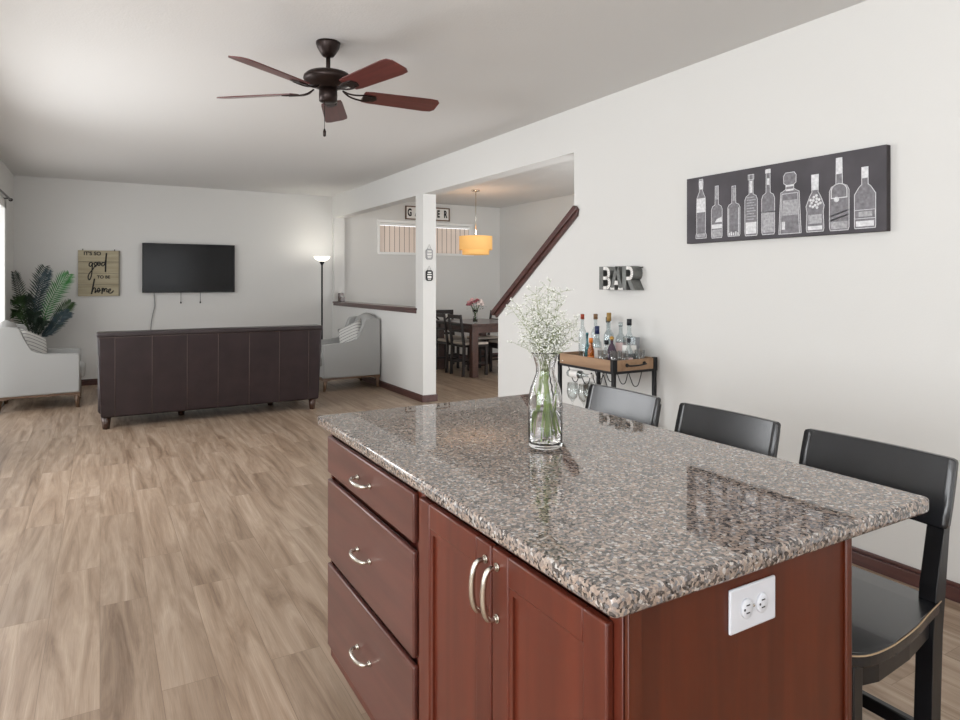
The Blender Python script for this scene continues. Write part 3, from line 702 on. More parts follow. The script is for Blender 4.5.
for cy, wd, zt, zb, kd in AB:
    h_ = zt-zb; r = wd/2; b = MB(); x = -.0008
    N_ = {'vermouth': .30, 'wine': .36, 'faceted': .34, 'ribbed': .32, 'round': .36, 'decanter': .30, 'ornate': .38, 'arch': .36, 'flask': .30}[kd]
    nk = r*(.30 if kd not in ('decanter',) else .35)
    zn = h_*(1-N_)
    if kd == 'decanter': half = [(r, 0), (r*.82, zn*.97), (r*.6, zn), (nk, zn+.01), (nk, h_*.80), (nk*1.55, h_*.83), (nk*1.6, h_*.95), (nk*1.1, h_)]
    elif kd == 'flask': half = [(r*.96, 0), (r, h_*.04), (r, h_*.56), (r*.55, h_*.68), (nk, h_*.72), (nk, h_)]
    elif kd == 'vermouth': half = [(r, 0), (r, h_*.05), (r*.82, h_*.1), (r*.85, h_*.5), (r*.8, h_*.68), (nk, h_*.8), (nk*1.3, h_*.93), (nk*1.1, h_)]
    elif kd == 'ornate': half = [(r*.9, 0), (r*.97, h_*.05), (r*.9, h_*.35), (r, h_*.45), (r*.6, h_*.62), (nk*1.1, h_*.7), (nk*1.2, h_*.72), (nk*1.3, h_)]
    else: half = [(r*.9, 0), (r, h_*.04), (r, zn*.86), (r*.8, zn*.95), (nk*1.1, zn), (nk, h_*.97), (nk, h_)]
    S_ = sym(half)
    b.mi = 0; flat(b, S_, x)
    b.mi = 1; outline(b, S_, .0035, x*2)
    b.mi = 1
    if kd == 'vermouth': flat(b, rect(-r*.8, r*.8, h_*.44, h_*.68), x*3); flat(b, rect(-nk, nk, h_*.83, h_*.98), x*3); b.mi = 2; flat(b, rect(-r*.8, r*.8, h_*.02, h_*.08), x*3)
    if kd == 'wine': flat(b, rect(-r*.95, r*.95, h_*.18, h_*.26), x*3); flat(b, [(-r*.3, h_*.30), (r*.95, h_*.30), (r*.95, h_*.40), (0, h_*.36)], x*3); b.mi = 2; flat(b, rect(-r*.9, r*.9, h_*.02, h_*.16), x*3); flat(b, rect(-nk, nk, h_*.74, h_*.99), x*3)
    if kd == 'faceted':
        for s in (-1, 1): flat(b, rect(s*r*.8-.0025, s*r*.8+.0025, h_*.08, zn*.85), x*3)
        for k in range(5): flat(b, rect(-r*.85+k*r*.36, -r*.62+k*r*.36, h_*.015, h_*.07+.006*(k % 2)), x*3)
        b.mi = 2; flat(b, rect(-nk*.5, nk*.6, h_*.7, h_*.97), x*3)
    if kd == 'ribbed':
        for k in range(9): b.mi = 2; z = h_*.26+k*h_*.045; flat(b, rect(-r*.7, r*(.75 if k % 2 else .5), z, z+h_*.018), x*3)
        b.mi = 1; flat(b, rect(-r*.85, r*.85, h_*.03, h_*.22), x*3); flat(b, rect(-nk*.7, nk*.7, h_*.7, h_*.9), x*3); outline(b, rect(-nk*1.5, nk*1.5, h_*.92, h_), .003, x*3)
    if kd == 'round':
        b.mi = 2; flat(b, rect(-r*.9, r*.9, h_*.03, h_*.34), x*3); b.mi = 1; outline(b, [(-r, h_*.345), (r, h_*.345)], .003, x*4); flat(b, rect(-nk*.5, nk*.8, h_*.76, h_*.86), x*4); flat(b, rect(-nk*1.4, nk*1.4, h_*.94, h_), x*4)
    if kd == 'decanter':
        flat(b, rect(-r*.72, -r*.42, h_*.07, h_*.2), x*3); outline(b, [(-r*.86, 0), (-r*.7, zn*.94), (r*.7, zn*.94), (r*.86, 0)], .003, x*3); b.mi = 2; flat(b, [(-r*.7, h_*.3), (r*.75, h_*.3), (r*.66, h_*.55), (-r*.62, h_*.55)], x*3)
        b.mi = 1; flat(b, rect(-nk, nk, h_*.70, h_*.73), x*3); flat(b, rect(-nk, nk, h_*.77, h_*.80), x*3)
    if kd == 'ornate':
        flat(b, rect(-nk*1.2, nk*1.2, h_*.73, h_), x*3)
        for k in range(14):
            a_ = k*2.4; rr = r*.62*math.sqrt((k+1)/14); c_ = (rr*math.cos(a_), h_*.52+rr*math.sin(a_)*1.2); q = r*.16
            flat(b, [(c_[0]+q*math.cos(t*PI/3), c_[1]+q*math.sin(t*PI/3)) for t in range(6)], x*(3+.05*k))
        flat(b, rect(-r*.8, r*.8, h_*.03, h_*.10), x*3); b.mi = 2; flat(b, rect(-r*.75, r*.75, h_*.14, h_*.30), x*3)
    if kd == 'arch':
        A_ = [(-r*.8, h_*.45)]+[(-r*.8*math.cos(t*PI/8), h_*.55+r*.7*math.sin(t*PI/8)) for t in range(9)]+[(r*.8, h_*.45)]
        outline(b, A_, .005, x*3); flat(b, [(-r*.25+r*.28*math.cos(t*PI/5), h_*.43+r*.28*math.sin(t*PI/5)) for t in range(10)], x*4)
        for z in (.14, .20): outline(b, [(-r*.9, h_*z), (r*.9, h_*(z+.07))], .004, x*5)
        flat(b, rect(-nk*1.1, nk*1.1, h_*.78, h_), x*3); b.mi = 2; flat(b, rect(-r*.85, r*.85, h_*.02, h_*.12), x*3)
    if kd == 'flask':
        b.mi = 1; flat(b, rect(-nk, nk, h_*.82, h_), x*3); outline(b, rect(-r*.97, r*.97, h_*.16, h_*.30), .0025, x*3); flat(b, rect(-r*.85, r*.85, h_*.03, h_*.12), x*3); b.mi = 2; flat(b, rect(-r*.6, r*.7, h_*.19, h_*.27), x*3.5)
    o = b.build('bottle_print', [M['chalk2'], M['chalk'], M['chalk3']], cv)
    o.location = (AX, cy-2.267, zb-1.618)
    for v in o.data.vertices: v.co.y *= -1   # print reads left to right for a viewer in the room

# ================================================================ BAR SIGN (channel letters)
sg = empty('bar_sign', (XR, 3.47, 1.325), 0, 'galvanised metal BAR letters sign with white faces on the right wall', 'sign')
HL = .165
def letter(polys, y, w_):
    """polys: list of (poly, hole?) in 0..1 units; channel letter: side walls of grey metal, white inset face, black counters"""
    L = MB(); D = .085
    for q_, pl in enumerate(polys['solid']):
        L.mi = 0; L.prism([(y-u*w_, v*HL) for u, v in pl], -D, 0, 'x')
        L.mi = 0 if q_ in polys.get('grey', []) else 1; c = (sum(p[0] for p in pl)/len(pl), sum(p[1] for p in pl)/len(pl))
        L._f([L.bm.verts.new((-D-.001, y-(c[0]+(u-c[0])*.86)*w_, (c[1]+(v-c[1])*.84)*HL)) for u, v in pl])
    for k, pl in enumerate(polys.get('hole', [])):
        L.mi = 2; L._f([L.bm.verts.new((-.012, y-u*w_, v*HL)) for u, v in pl])
    return L.build('letter', [M['galv'], M['lab'], M['ink']], sg)
def arcp(cx, cy, rx, ry, a0, a1, n=8): return [(cx+rx*math.cos(math.radians(a0+(a1-a0)*k/n)), cy+ry*math.sin(math.radians(a0+(a1-a0)*k/n))) for k in range(n+1)]
def ringseg(cx, cy, R, r, n=8):
    o_ = arcp(cx, cy, R[0], R[1], -90, 90, n); i_ = arcp(cx, cy, r[0], r[1], 90, -90, n); segs = []
    for k in range(n): segs.append([o_[k], o_[k+1], i_[n-k-1], i_[n-k]])
    return segs
def Bshape():
    s = [[(0, 0), (.34, 0), (.34, 1), (0, 1)], [(.34, .84), (.6, .84), (.6, 1), (.34, 1)], [(.34, .42), (.62, .42), (.62, .58), (.34, .58)], [(.34, 0), (.64, 0), (.64, .16), (.34, .16)]]
    s += ringseg(.6, .71, (.34, .29), (.1, .13)); s += ringseg(.64, .29, (.36, .29), (.12, .13))
    return dict(grey=[0], solid=s, hole=[[(.34, .58), (.72, .58), (.72, .84), (.34, .84)], [(.34, .16), (.76, .16), (.76, .42), (.34, .42)]])
def Ashape():
    return dict(grey=[0, 1], solid=[[(0, 0), (.28, 0), (.62, 1), (.38, 1)], [(.72, 0), (1.05, 0), (.66, 1), (.42, 1)], [(.25, .2), (.78, .2), (.72, .4), (.31, .4)], [(-.05, 0), (.36, 0), (.36, .12), (-.05, .12)], [(.64, 0), (1.1, 0), (1.1, .12), (.64, .12)]],
                hole=[[(.34, .4), (.68, .4), (.52, .85)]])
def Rshape():
    s = [[(0, 0), (.34, 0), (.34, 1), (0, 1)], [(.34, .84), (.6, .84), (.6, 1), (.34, 1)], [(.34, .40), (.62, .40), (.62, .56), (.34, .56)], [(.42, .42), (.74, .42), (1.08, 0), (.74, 0)]]
    s += ringseg(.6, .70, (.36, .30), (.1, .14))
    return dict(grey=[0, 3], solid=s, hole=[[(.34, .56), (.72, .56), (.72, .84), (.34, .84)]])
letter(Bshape(), .165, .125); letter(Ashape(), .045, .12); letter(Rshape(), -.075, .115)
b = MB(); b.box(-.012, 0, -.195, .165, 0, .012); b.box(-.012, 0, -.19, .16, .15, .16); b.build('mounting_bar', M['galv'], sg)

# ================================================================ SOFA (seen from behind)
sf = empty('leather_sofa', (1.03, 7.0, 0), 0, 'long dark brown leather sofa seen from behind, facing the television', 'sofa')
b = MB(); b.box(-1.055, 1.055, 0, .20, .11, .885, .02, 3)
for v in b.bm.verts:
    t = (v.co.z-.11)/.775; v.co.y += -.03*t+.0; 
    if abs(v.co.x) > .9: v.co.x -= math.copysign(.03*(1-t), v.co.x)
b.build('back', M['leather'], sf)
b = MB(); b.box(-1.058, 1.058, -.045, .17, .868, .91, .012, 3); b.build('top_gusset', M['leather_top'], sf)
b = MB()
for xs in (.121, .432, .74, 1.026, 1.326, 1.629, 1.936):
    x = xs-1.03; b.tube([(x, -.0035, .115), (x, -.02, .5), (x, -.0325, .875)], .0028, 5)
b.tube([(-1.05, -.033, .862), (1.05, -.033, .862)], .002, 5)
b.build('seam', M['stitch'], sf)
for s in (-1, 1):
    b = MB(); b.box(s*.94-.11, s*.94+.11, .18, .88, .11, .60, .04, 3); b.build('arm', M['leather'], sf)
b = MB(); b.box(-.84, .84, .18, .86, .11, .30, .01, 2); b.build('seat_base', M['leather'], sf)
for k in range(3):
    x = -.553+k*.553; b = MB(); b.box(x-.27, x+.27, .24, .88, .30, .46, .035, 3); b.build('seat_cushion', M['leather'], sf)
    b = MB(); b.box(x-.27, x+.27, .18, .34, .46, .84, .04, 3); b.build('back_cushion', M['leather'], sf)
for x, y in ((-.98, .05), (.965, .05), (-.3, .42), (.62, .5), (-.98, .8), (.98, .8)):
    b = MB(); b.tube([(x, y, 0), (x, y, .112)], [.028, .042], 4); b.build('leg', M['wooddk'], sf)

# ================================================================ ARMCHAIRS
def make_armchair():
    t = empty('armchair', (0, 0, 0), 0, '', 'armchair', 'pair of light grey armchairs')
    side = [(0.0, .165), (0.0, .45), (.0, .88), (0.012, .90), (.10, .905), (.19, .895), (.215, .86), (.235, .79), (.262, .70), (.30, .635), (.36, .605), (.44, .60), (.56, .597), (.735, .592), (.752, .575), (.752, .165)]
    for s in (-1, 1):
        b = MB(); b.prism(side, s*.35, s*.262, 'y', .014); b.build('arm', M['fabric'], t)
    b = MB()
    n = 10
    # back: rounded crown
    ys = [-.262+.524*k/n for k in range(n+1)]
    def topz(y): return .965-.05*(abs(y)/.262)**2.4
    A, B, C_, D_ = [], [], [], []
    for y in ys:
        z = topz(y); A.append(b.bm.verts.new((.0, y, .165))); B.append(b.bm.verts.new((.0, y, z-.03))); C_.append(b.bm.verts.new((.05, y, z))); D_.append(b.bm.verts.new((.13, y, z-.04)))
    E_ = [b.bm.verts.new((.21, y, .42)) for y in ys]; G_ = [b.bm.verts.new((.21, y, .165)) for y in ys]
    rows = [A, B, C_, D_, E_, G_]
    for R1, R2 in zip(rows, rows[1:]+rows[:1]):
        for k in range(n): b._f([R1[k], R1[k+1], R2[k+1], R2[k]], True)
    b._f([r_[0] for r_ in rows]); b._f([r_[-1] for r_ in rows][::-1]); b.build('backrest', M['fabric'], t)
    b = MB(); b.box(.02, .75, -.263, .263, .165, .31, .008, 2); b.build('seat_base', M['fabric'], t)
    b = MB(); b.box(.19, .80, -.258, .258, .31, .45, .035, 3); b.build('seat_cushion', M['fabric'], t)
    b = MB()
    for s in (-1, 1):
        b.prism([(.0, .165), (.755, .165), (.755, .125), (.70, .128), (.62, .142), (.13, .142), (.06, .128), (.0, .125)], s*.345, s*.32, 'y')
    b.box(.735, .755, -.33, .33, .13, .165); b.box(.0, .02, -.33, .33, .13, .165); b.build('wooden_base', M['walnut'], t)
    for x, dx in ((.03, -.01), (.725, .01)):
        for s in (-1, 1):
            b = MB(); b.tube([(x+dx, s*.325, 0), (x, s*.325, .14)], [.018, .03], 4); b.build('leg', M['walnut'], t)
    return t
ac = make_armchair(); ac.location = (-.945, 8.78, 0); ac['label'] = 'light grey linen armchair at the left beside the palm'
a2 = copy_tree(ac); a2.location = (3.178, 8.405, 0); a2.rotation_euler.z = PI; a2['label'] = 'light grey linen armchair under the half wall beside the floor lamp'
def pillow(loc, rot, lb):
    b = MB(); n = 10; R = .19
    top, bot = [], []
    for i in range(n+1):
        rt, rb = [], []
        for j in range(n+1):
            u, v = -1+2*i/n, -1+2*j/n; th = .062*max(0, (1-u**4)*(1-v**4))**.5
            k = 1-.06*(u*u*(1-v*v)+v*v*(1-u*u))
            x, z = u*R*k, v*R*k
            rt.append(b.bm.verts.new((x, th, z)))
            rb.append(rt[-1] if i in (0, n) or j in (0, n) else b.bm.verts.new((x, -th, z)))
        top.append(rt); bot.append(rb)
    for i in range(n):
        for j in range(n):
            b._f([top[i][j], top[i+1][j], top[i+1][j+1], top[i][j+1]], True); b._f([bot[i][j], bot[i][j+1], bot[i+1][j+1], bot[i+1][j]], True)
    o = b.build('throw_pillow', M['pillow']); o.location = loc; o.rotation_euler = rot
    return tag(o, lb, 'pillow', 'striped throw pillows')
pillow((-.64, 8.68, .665), (math.radians(-28), .42, .82), 'striped throw pillow leaning in the left armchair')
pillow((2.86, 8.30, .665), (math.radians(-28), -.42, -.82), 'striped throw pillow leaning in the right armchair by the half wall')

# ================================================================ PALM
pp = empty('potted_palm', (-.70, 9.70, 0), 0, 'tall artificial palm with arching fronds in the far left corner', 'plant')
b = MB(); b.lathe([(0, 0), (.12, 0), (.15, .28), (.155, .30), (.14, .30), (.135, .27), (0, .27)], seg=24); b.build('pot', M['pot'], pp)
b = MB()
for k in range(4):
    a = k*1.6; b.tube([(.03*math.cos(a), .03*math.sin(a), .26), (.04*math.cos(a), .03*math.sin(a), .5), (.05*math.cos(a), .03*math.sin(a), .68)], [.016, .013, .01], 7)
b.build('trunk', M['trunk'], pp)
rp = random.Random(4)
fronds = [  # tip offset x, y, z from base ; bow ; material
 ((-.2, -.02, 1.49), (-.12, 0, 1.12), 'leafd', .115), ((.10, .08, 1.56), (.0, .02, 1.12), 'leafd', .16), ((.14, -.02, 1.51), (.05, 0, 1.15), 'leafb', .13),
 ((.36, -.05, 1.47), (.16, 0, 1.12), 'leafm', .17), ((.38, .05, 1.12), (.22, 0, .86), 'leafo', .14), ((.36, -.1, 1.0), (.18, -.05, .80), 'leafb', .14),
 ((-.19, -.06, 1.16), (-.15, 0, 1.08), 'leafo', .15), ((-.17, -.1, .98), (-.16, -.05, 1.0), 'leafo', .14), ((.02, -.22, 1.02), (.0, -.1, .92), 'leafd', .12), ((.12, -.2, .88), (.08, -.1, .86), 'leafd', .12), ((-.08, .1, 1.2), (-.03, .05, .95), 'leafd', .13)]
for tip, mid, mm, ll in fronds:
    base = Vector((rp.uniform(-.03, .03), rp.uniform(-.03, .03), .62)); P = crv([base, Vector(mid)*.5+base*.5, Vector(mid), (Vector(mid)+Vector(tip))/2+Vector((0, 0, .03)), Vector(tip)], 8)
    b = MB(); b.tube(P, [.007*(1-k/len(P))+.0015 for k in range(len(P))], 5)
    n = 24; s0 = 8
    for k in range(n):
        f = s0+(len(P)-1-s0)*k/(n-1); i0 = int(f); i1 = min(i0+1, len(P)-1); p = P[i0].lerp(P[i1], f-i0)
        d = (P[i1]-P[max(i0-1, 0)]).normalized(); side = d.cross(Vector((0, 1, 0)))
        if side.length < .1: side = Vector((1, 0, 0))
        side.normalize()
        taper = math.sin(PI*(.12+.80*k/n))**.7
        for s in (-1, 1):
            L_ = ll*taper*rp.uniform(.85, 1.1); dr = (side*s*.8+d*.75+Vector((0, rp.uniform(-.35, .35), 0))).normalized()
            w_ = Vector((0, 0, 1)).cross(dr); w_ = (d*.8+w_*.3).normalized()*.011
            q1 = p+dr*L_*.45; q2 = p+dr*L_+Vector((0, 0, -.10*L_))
            v_ = [b.bm.verts.new(c) for c in (p-w_*.5, p+w_*.5, q1+w_, q1-w_, q2)]
            b._f([v_[0], v_[1], v_[2], v_[3]]); b._f([v_[3], v_[2], v_[4]])
            c_ = b.bm.verts.new(q1+Vector((0, -.004, .003)))
    for v in b.bm.verts: v.co.x = max(v.co.x, -.235)
    b.build('frond', M[mm], pp)

# ================================================================ TV, SIGN, CABLES
tv = empty('television', (1.108, YF, 1.575), 0, 'large black flat television mounted on the far wall', 'television')
b = MB(); b.box(-.605, .605, -.075, -.04, -.345, .345, .004, 2); b.box(-.4, .4, -.04, -.028, -.25, .2, .004, 1); b.build('housing', M['plastic'], tv)
b = MB(); b.box(-.593, .593, -.0765, -.0745, -.330, .335); b.build('screen', M['screen'], tv)
b = MB(); b.box(-.25, .25, -.03, 0, -.2, .2); b.box(-.3, .3, -.032, -.024, .1, .14); b.build('wall_bracket', M['iron'], tv)
for x in (-.115, .14):
    b = MB(); b.tube([(x, -.03, -.2), (x, -.032, -.34), (x, -.03, -.475)], .003, 6); b.tube([(x, -.03, -.475), (x, -.03, -.50)], .009, 8); b.build('pull_cord', M['iron'], tv)
b = MB(); b.tube(crv([(.655, YF-.03, 1.3), (.653, YF-.02, 1.2), (.66, YF-.02, 1.05), (.63, YF-.02, .9), (.61, YF-.02, .7), (.63, YF-.02, .5), (.62, YF-.03, .34)], 6), .0065, 6)
o = b.build('power_cable', M['cord']); tag(o, 'grey cable hanging from the television down the far wall', 'cable')
b = MB(); b.box(.58, .66, YF-.008, YF, .28, .40, .003, 1); o = b.build('wall_socket', M['plate']); tag(o, 'white wall socket low on the far wall behind the sofa', 'outlet')
ws = empty('wooden_sign', (-.008, YF, 1.497), 0, 'square plank sign reading it\'s so good to be home', 'sign')
for k in range(4):
    z0 = -.306+k*.154; b = MB(); b.box(-.244, .226, -.035, -.012, z0, z0+.149, .002, 1); b.build('plank', M['signwood'], ws)
b = MB(); b.box(.226, .243, -.036, -.0, -.306, .308); b.box(-.244, .243, -.012, 0, -.29, .29); b.build('backing', M['signdark'], ws)
b = MB()
for x in (-.19, .18): b.tube([(x, -.02, .30), (x, -.02, .325)], .006, 6)
b.build('hanger', M['iron'], ws)
RX = Matrix.Rotation(PI/2, 4, 'X')
text_part('lettering', "IT'S SO", .066, .001, M['ink'], ws, Matrix.Translation((-.08, -.037, .262)) @ RX, .0022)
text_part('lettering', 'TO BE', .056, .001, M['ink'], ws, Matrix.Translation((.05, -.037, -.052)) @ RX, .0018)
def script(name, strokes, parent, y=-.0365, r=.008):
    b = MB()
    for s_, rr in strokes:
        P = crv([(x, y, z) for x, z in s_], 6); b.tube(P, [r*rr]*len(P), 6)
    for v in b.bm.verts: v.co.y = y+(v.co.y-y)*.12
    b.build(name, M['ink'], parent)
def loc_(px, py):  # sign crop pixels (655x720 view of the plank sign) to sign-local metres
    return ((px-42)/(572-42)*.47-.244, .306-(py-85)/(660-85)*.612)
def S(*pts): return [loc_(*p) for p in pts]
script('lettering', [(S((225, 235), (195, 240), (185, 275), (210, 285), (232, 240), (225, 300), (215, 400), (190, 455), (172, 430), (185, 380), (235, 320), (262, 275)), 1),
                     (S((262, 275), (250, 250), (275, 235), (285, 265), (265, 290), (262, 275), (300, 260)), 1), (S((300, 260), (298, 235), (325, 235), (325, 270), (305, 275), (300, 255), (350, 255)), 1),
                     (S((385, 235), (355, 240), (350, 275), (375, 275), (395, 230), (412, 115)), 1), (S((412, 115), (402, 220), (398, 355)), 1.3)], ws)
script('lettering', [(S((255, 440), (235, 540), (215, 635)), 1.3), (S((220, 620), (245, 560), (265, 565), (262, 620), (285, 590)), 1), (S((300, 600), (290, 580), (312, 560), (325, 590), (305, 610), (295, 595), (340, 585)), 1),
                     (S((355, 555), (352, 635)), 1), (S((352, 620), (368, 565), (382, 570), (378, 605), (400, 565), (418, 575), (415, 605), (435, 605)), 1), (S((435, 605), (462, 590), (462, 570), (440, 585), (445, 620), (480, 620), (505, 590)), 1)], ws)

# ================================================================ FLOOR LAMP
lp = empty('floor_lamp', (2.9, 9.72, 0), 0, 'slim black torchiere floor lamp glowing in the far right corner', 'floor lamp')
b = MB(); b.lathe([(0, 0), (.13, 0), (.13, .012), (.02, .03), (0, .03)], seg=28); b.build('base', M['iron'], lp)
b = MB(); b.tube([(0, 0, .02), (0, 0, 1.66)], .013, 10); b.lathe([(0, 1.64), (.016, 1.64), (.035, 1.675), (.038, 1.69), (0, 1.69)], seg=16); b.build('pole', M['iron'], lp)
b = MB(); b.lathe([(.03, 1.69), (.06, 1.70), (.10, 1.725), (.125, 1.765), (.121, 1.765), (.097, 1.73), (.06, 1.706), (0, 1.70)], seg=28); b.build('lamp_shade', M['shade_w'], lp)
d = bpy.data.lights.new('lamp_bulb', 'POINT'); d.energy = 3.2; d.color = (1, .96, .88); d.shadow_soft_size = .04
o = bpy.data.objects.new('lamp_bulb', d); col.objects.link(o); o.parent = lp; o.location = (0, 0, 1.79)

# ================================================================ CEILING FAN
fn = empty('ceiling_fan', (1.12, 3.635, H), 0, 'dark bronze ceiling fan with five mahogany blades', 'ceiling fan')
b = MB(); b.lathe([(0, 0), (.068, 0), (.068, -.012), (.06, -.035), (.045, -.06), (.032, -.078), (.012, -.085), (0, -.085)], seg=28); b.build('canopy', M['bronze'], fn)
b = MB(); b.tube([(0, 0, -.08), (0, 0, -.175)], .0125, 12); b.lathe([(.012, -.15), (.026, -.152), (.026, -.175), (0, -.175)], seg=16); b.build('downrod', M['bronze'], fn)
b = MB(); b.lathe([(0, -.172), (.06, -.172), (.118, -.18), (.135, -.195), (.138, -.21), (.13, -.225), (.10, -.245), (.07, -.255), (.06, -.262), (0, -.262)], seg=36); b.build('motor_housing', M['bronze'], fn)
b = MB(); b.lathe([(0, -.262), (.05, -.262), (.052, -.30), (.05, -.335), (.03, -.342), (0, -.342)], seg=28); b.build('switch_housing', M['bronze'], fn)
for k in range(5):
    a = math.radians(-4+72*k); R_ = Matrix.Rotation(a, 4, 'Z') @ Matrix.Translation((0, 0, -.283)) @ Matrix.Rotation(math.radians(-13.5), 4, 'X')
    out = [(.20, .045), (.205, .058), (.25, .064), (.60, .074), (.645, .070), (.665, .045)]
    b = MB(); b.prism(out+[(x, -y) for x, y in reversed(out)], -.003, .003, 'z', .0015); o = b.build('blade', M['blade'], fn); o.matrix_local = R_
    i_ = MB(); 
    for s in (-1, 1): i_.tube(crv([(.085, 0, .02), (.12, s*.012, .0), (.16, s*.022, -.008), (.21, s*.032, -.008), (.25, s*.022, -.008)], 4), [.007]*17, 6, flat=.6)
    i_.prism([(.20, .035), (.27, .03), (.285, 0), (.27, -.03), (.20, -.035)], -.009, -.003, 'z', .001); i_.build('blade_iron', M['bronze'], o)
b = MB(); b.tube([(-.03, -.03, -.34), (-.03, -.03, -.50)], .0018, 6); b.lathe([(0, -.545), (.008, -.54), (.009, -.515), (.004, -.50), (0, -.50)], c=(-.03, -.03, 0), seg=12); b.build('pull_chain', M['bronze'], fn)

# ================================================================ COLUMN TAGS, SILL ITEMS, GATHER SIGN
def tag_sign(z, m, lb, rows, mm):
    t = empty('hanging_tag', (3.277, 6.79, z), 0, lb, 'sign')
    b = MB(); c = .018
    b.prism([(-.045+c, -.062), (.045-c, -.062), (.045, -.062+c), (.045, .062-c), (.045-c, .062), (-.045+c, .062), (-.045, .062-c), (-.045, -.062+c)], -.012, -.002, 'y', .002); b.build('plaque', m, t)
    b = MB(); b.tube([(-.025, -.006, .06), (0, -.004, .115), (.025, -.006, .06)], .002, 5); b.build('string', M['cord'], t)
    b = MB(); 
    for z_, w_, h_ in rows: b.box(-w_, w_, -.0135, -.0118, z_-h_, z_+h_, .0004, 1)
    b.build('printed_motif', mm, t)
tag_sign(1.70, M['cloth'], 'pale grey hanging tag, upper of two on the white column', [(.035, .026, .006), (.012, .03, .004), (-.005, .028, .006), (-.025, .026, .004), (-.04, .02, .004)], M['lab'])
tag_sign(1.455, M['ink'], 'black hanging tag with white motif, lower of two on the column', [(.035, .022, .007), (.012, .028, .006), (-.018, .025, .012), (-.042, .02, .005)], M['lab'])
def candle(x, y, h_, lb):
    t = empty('candle_holder', (x, y, 1.075), 0, lb, 'candle holder', 'dark holders on the half wall cap')
    b = MB(); b.box(-.035, .035, -.035, .035, 0, h_, .004, 1); b.build('cube_holder', M['wooddk'], t)
    b = MB(); b.lathe([(0, h_), (.02, h_), (.02, h_+.02), (0, h_+.02)], seg=14); b.build('candle', M['lab'], t)
candle(XR+.07, 9.955, .13, 'taller dark candle holder at the far end of the half wall')
candle(XR+.05, 9.83, .07, 'shorter dark candle holder beside the taller one on the half wall')
gs = empty('gather_sign', (4.878, YF, 2.556), 0, 'framed sign reading gather above the dining room window', 'sign')
b = MB(); w_, h_ = .42, .115
b.box(-w_, w_, -.03, 0, h_-.018, h_); b.box(-w_, w_, -.03, 0, -h_, -h_+.018); b.box(-w_, -w_+.018, -.03, 0, -h_, h_); b.box(w_-.018, w_, -.03, 0, -h_, h_); b.build('frame', M['walnut'], gs)
b = MB(); b.box(-w_+.018, w_-.018, -.015, -.005, -h_+.018, h_-.018); b.build('panel', M['lab'], gs)
for k, c in enumerate('GATHER'):
    text_part('letter', c, .17, .001, M['ink'], gs, Matrix.Translation((-.34+k*.136, -.0165, 0)) @ RX, .007, .62)

# ================================================================ DINING ROOM
PX, PY = 4.80, 8.36
pd = empty('pendant_lamp', (PX, PY, H), 0, 'two tier amber drum pendant lamp over the dining table', 'pendant lamp')
b = MB(); b.lathe([(0, 0), (.065, 0), (.06, -.02), (.01, -.03), (0, -.03)], seg=24); b.build('ceiling_rose', M['steel'], pd)
b = MB(); b.tube([(0, 0, -.025), (0, 0, -.70)], .006, 8); b.build('rod', M['steel'], pd)
b = MB(); b.lathe([(.245, -.685), (.245, -.885), (.241, -.885), (.241, -.685), (.245, -.685)], seg=40); b.build('outer_shade', M['shade_d'], pd)
b = MB(); b.lathe([(.20, -.86), (.20, -.955), (.196, -.955), (.196, -.86), (.20, -.86)], seg=40); b.lathe([(0, -.95), (.197, -.95)], seg=40); b.lathe([(.197, -.87), (.243, -.87)], seg=40); b.build('inner_shade', M['shade_d'], pd)
d = bpy.data.lights.new('pendant_bulb', 'POINT'); d.energy = 5; d.color = (1, .85, .66); d.shadow_soft_size = .06
o = bpy.data.objects.new('pendant_bulb', d); col.objects.link(o); o.parent = pd; o.location = (0, 0, -.66)

TX0, TX1, TY0, TY1 = 4.60, 5.52, 8.12, 9.34
tb = empty('dining_table', ((TX0+TX1)/2, (TY0+TY1)/2, 0), 0, 'dark rectangular dining table with thick square legs', 'dining table')
hx, hy = (TX1-TX0)/2, (TY1-TY0)/2
b = MB(); b.box(-hx, hx, -hy, hy, .742, .775, .006, 2); b.build('tabletop', M['dining'], tb)
b = MB()
for s in (-1, 1): b.box(-hx+.05, hx-.05, s*(hy-.05)-.012, s*(hy-.05)+.012, .64, .742); b.box(s*(hx-.05)-.012, s*(hx-.05)+.012, -hy+.05, hy-.05, .64, .742)
b.build('apron', M['dining'], tb)
for sx in (-1, 1):
    for sy in (-1, 1):
        b = MB(); X_, Y_ = sx*(hx-.07), sy*(hy-.07); b.box(X_-.05, X_+.05, Y_-.05, Y_+.05, 0, .742, .006, 2); b.build('leg', M['dining'], tb)
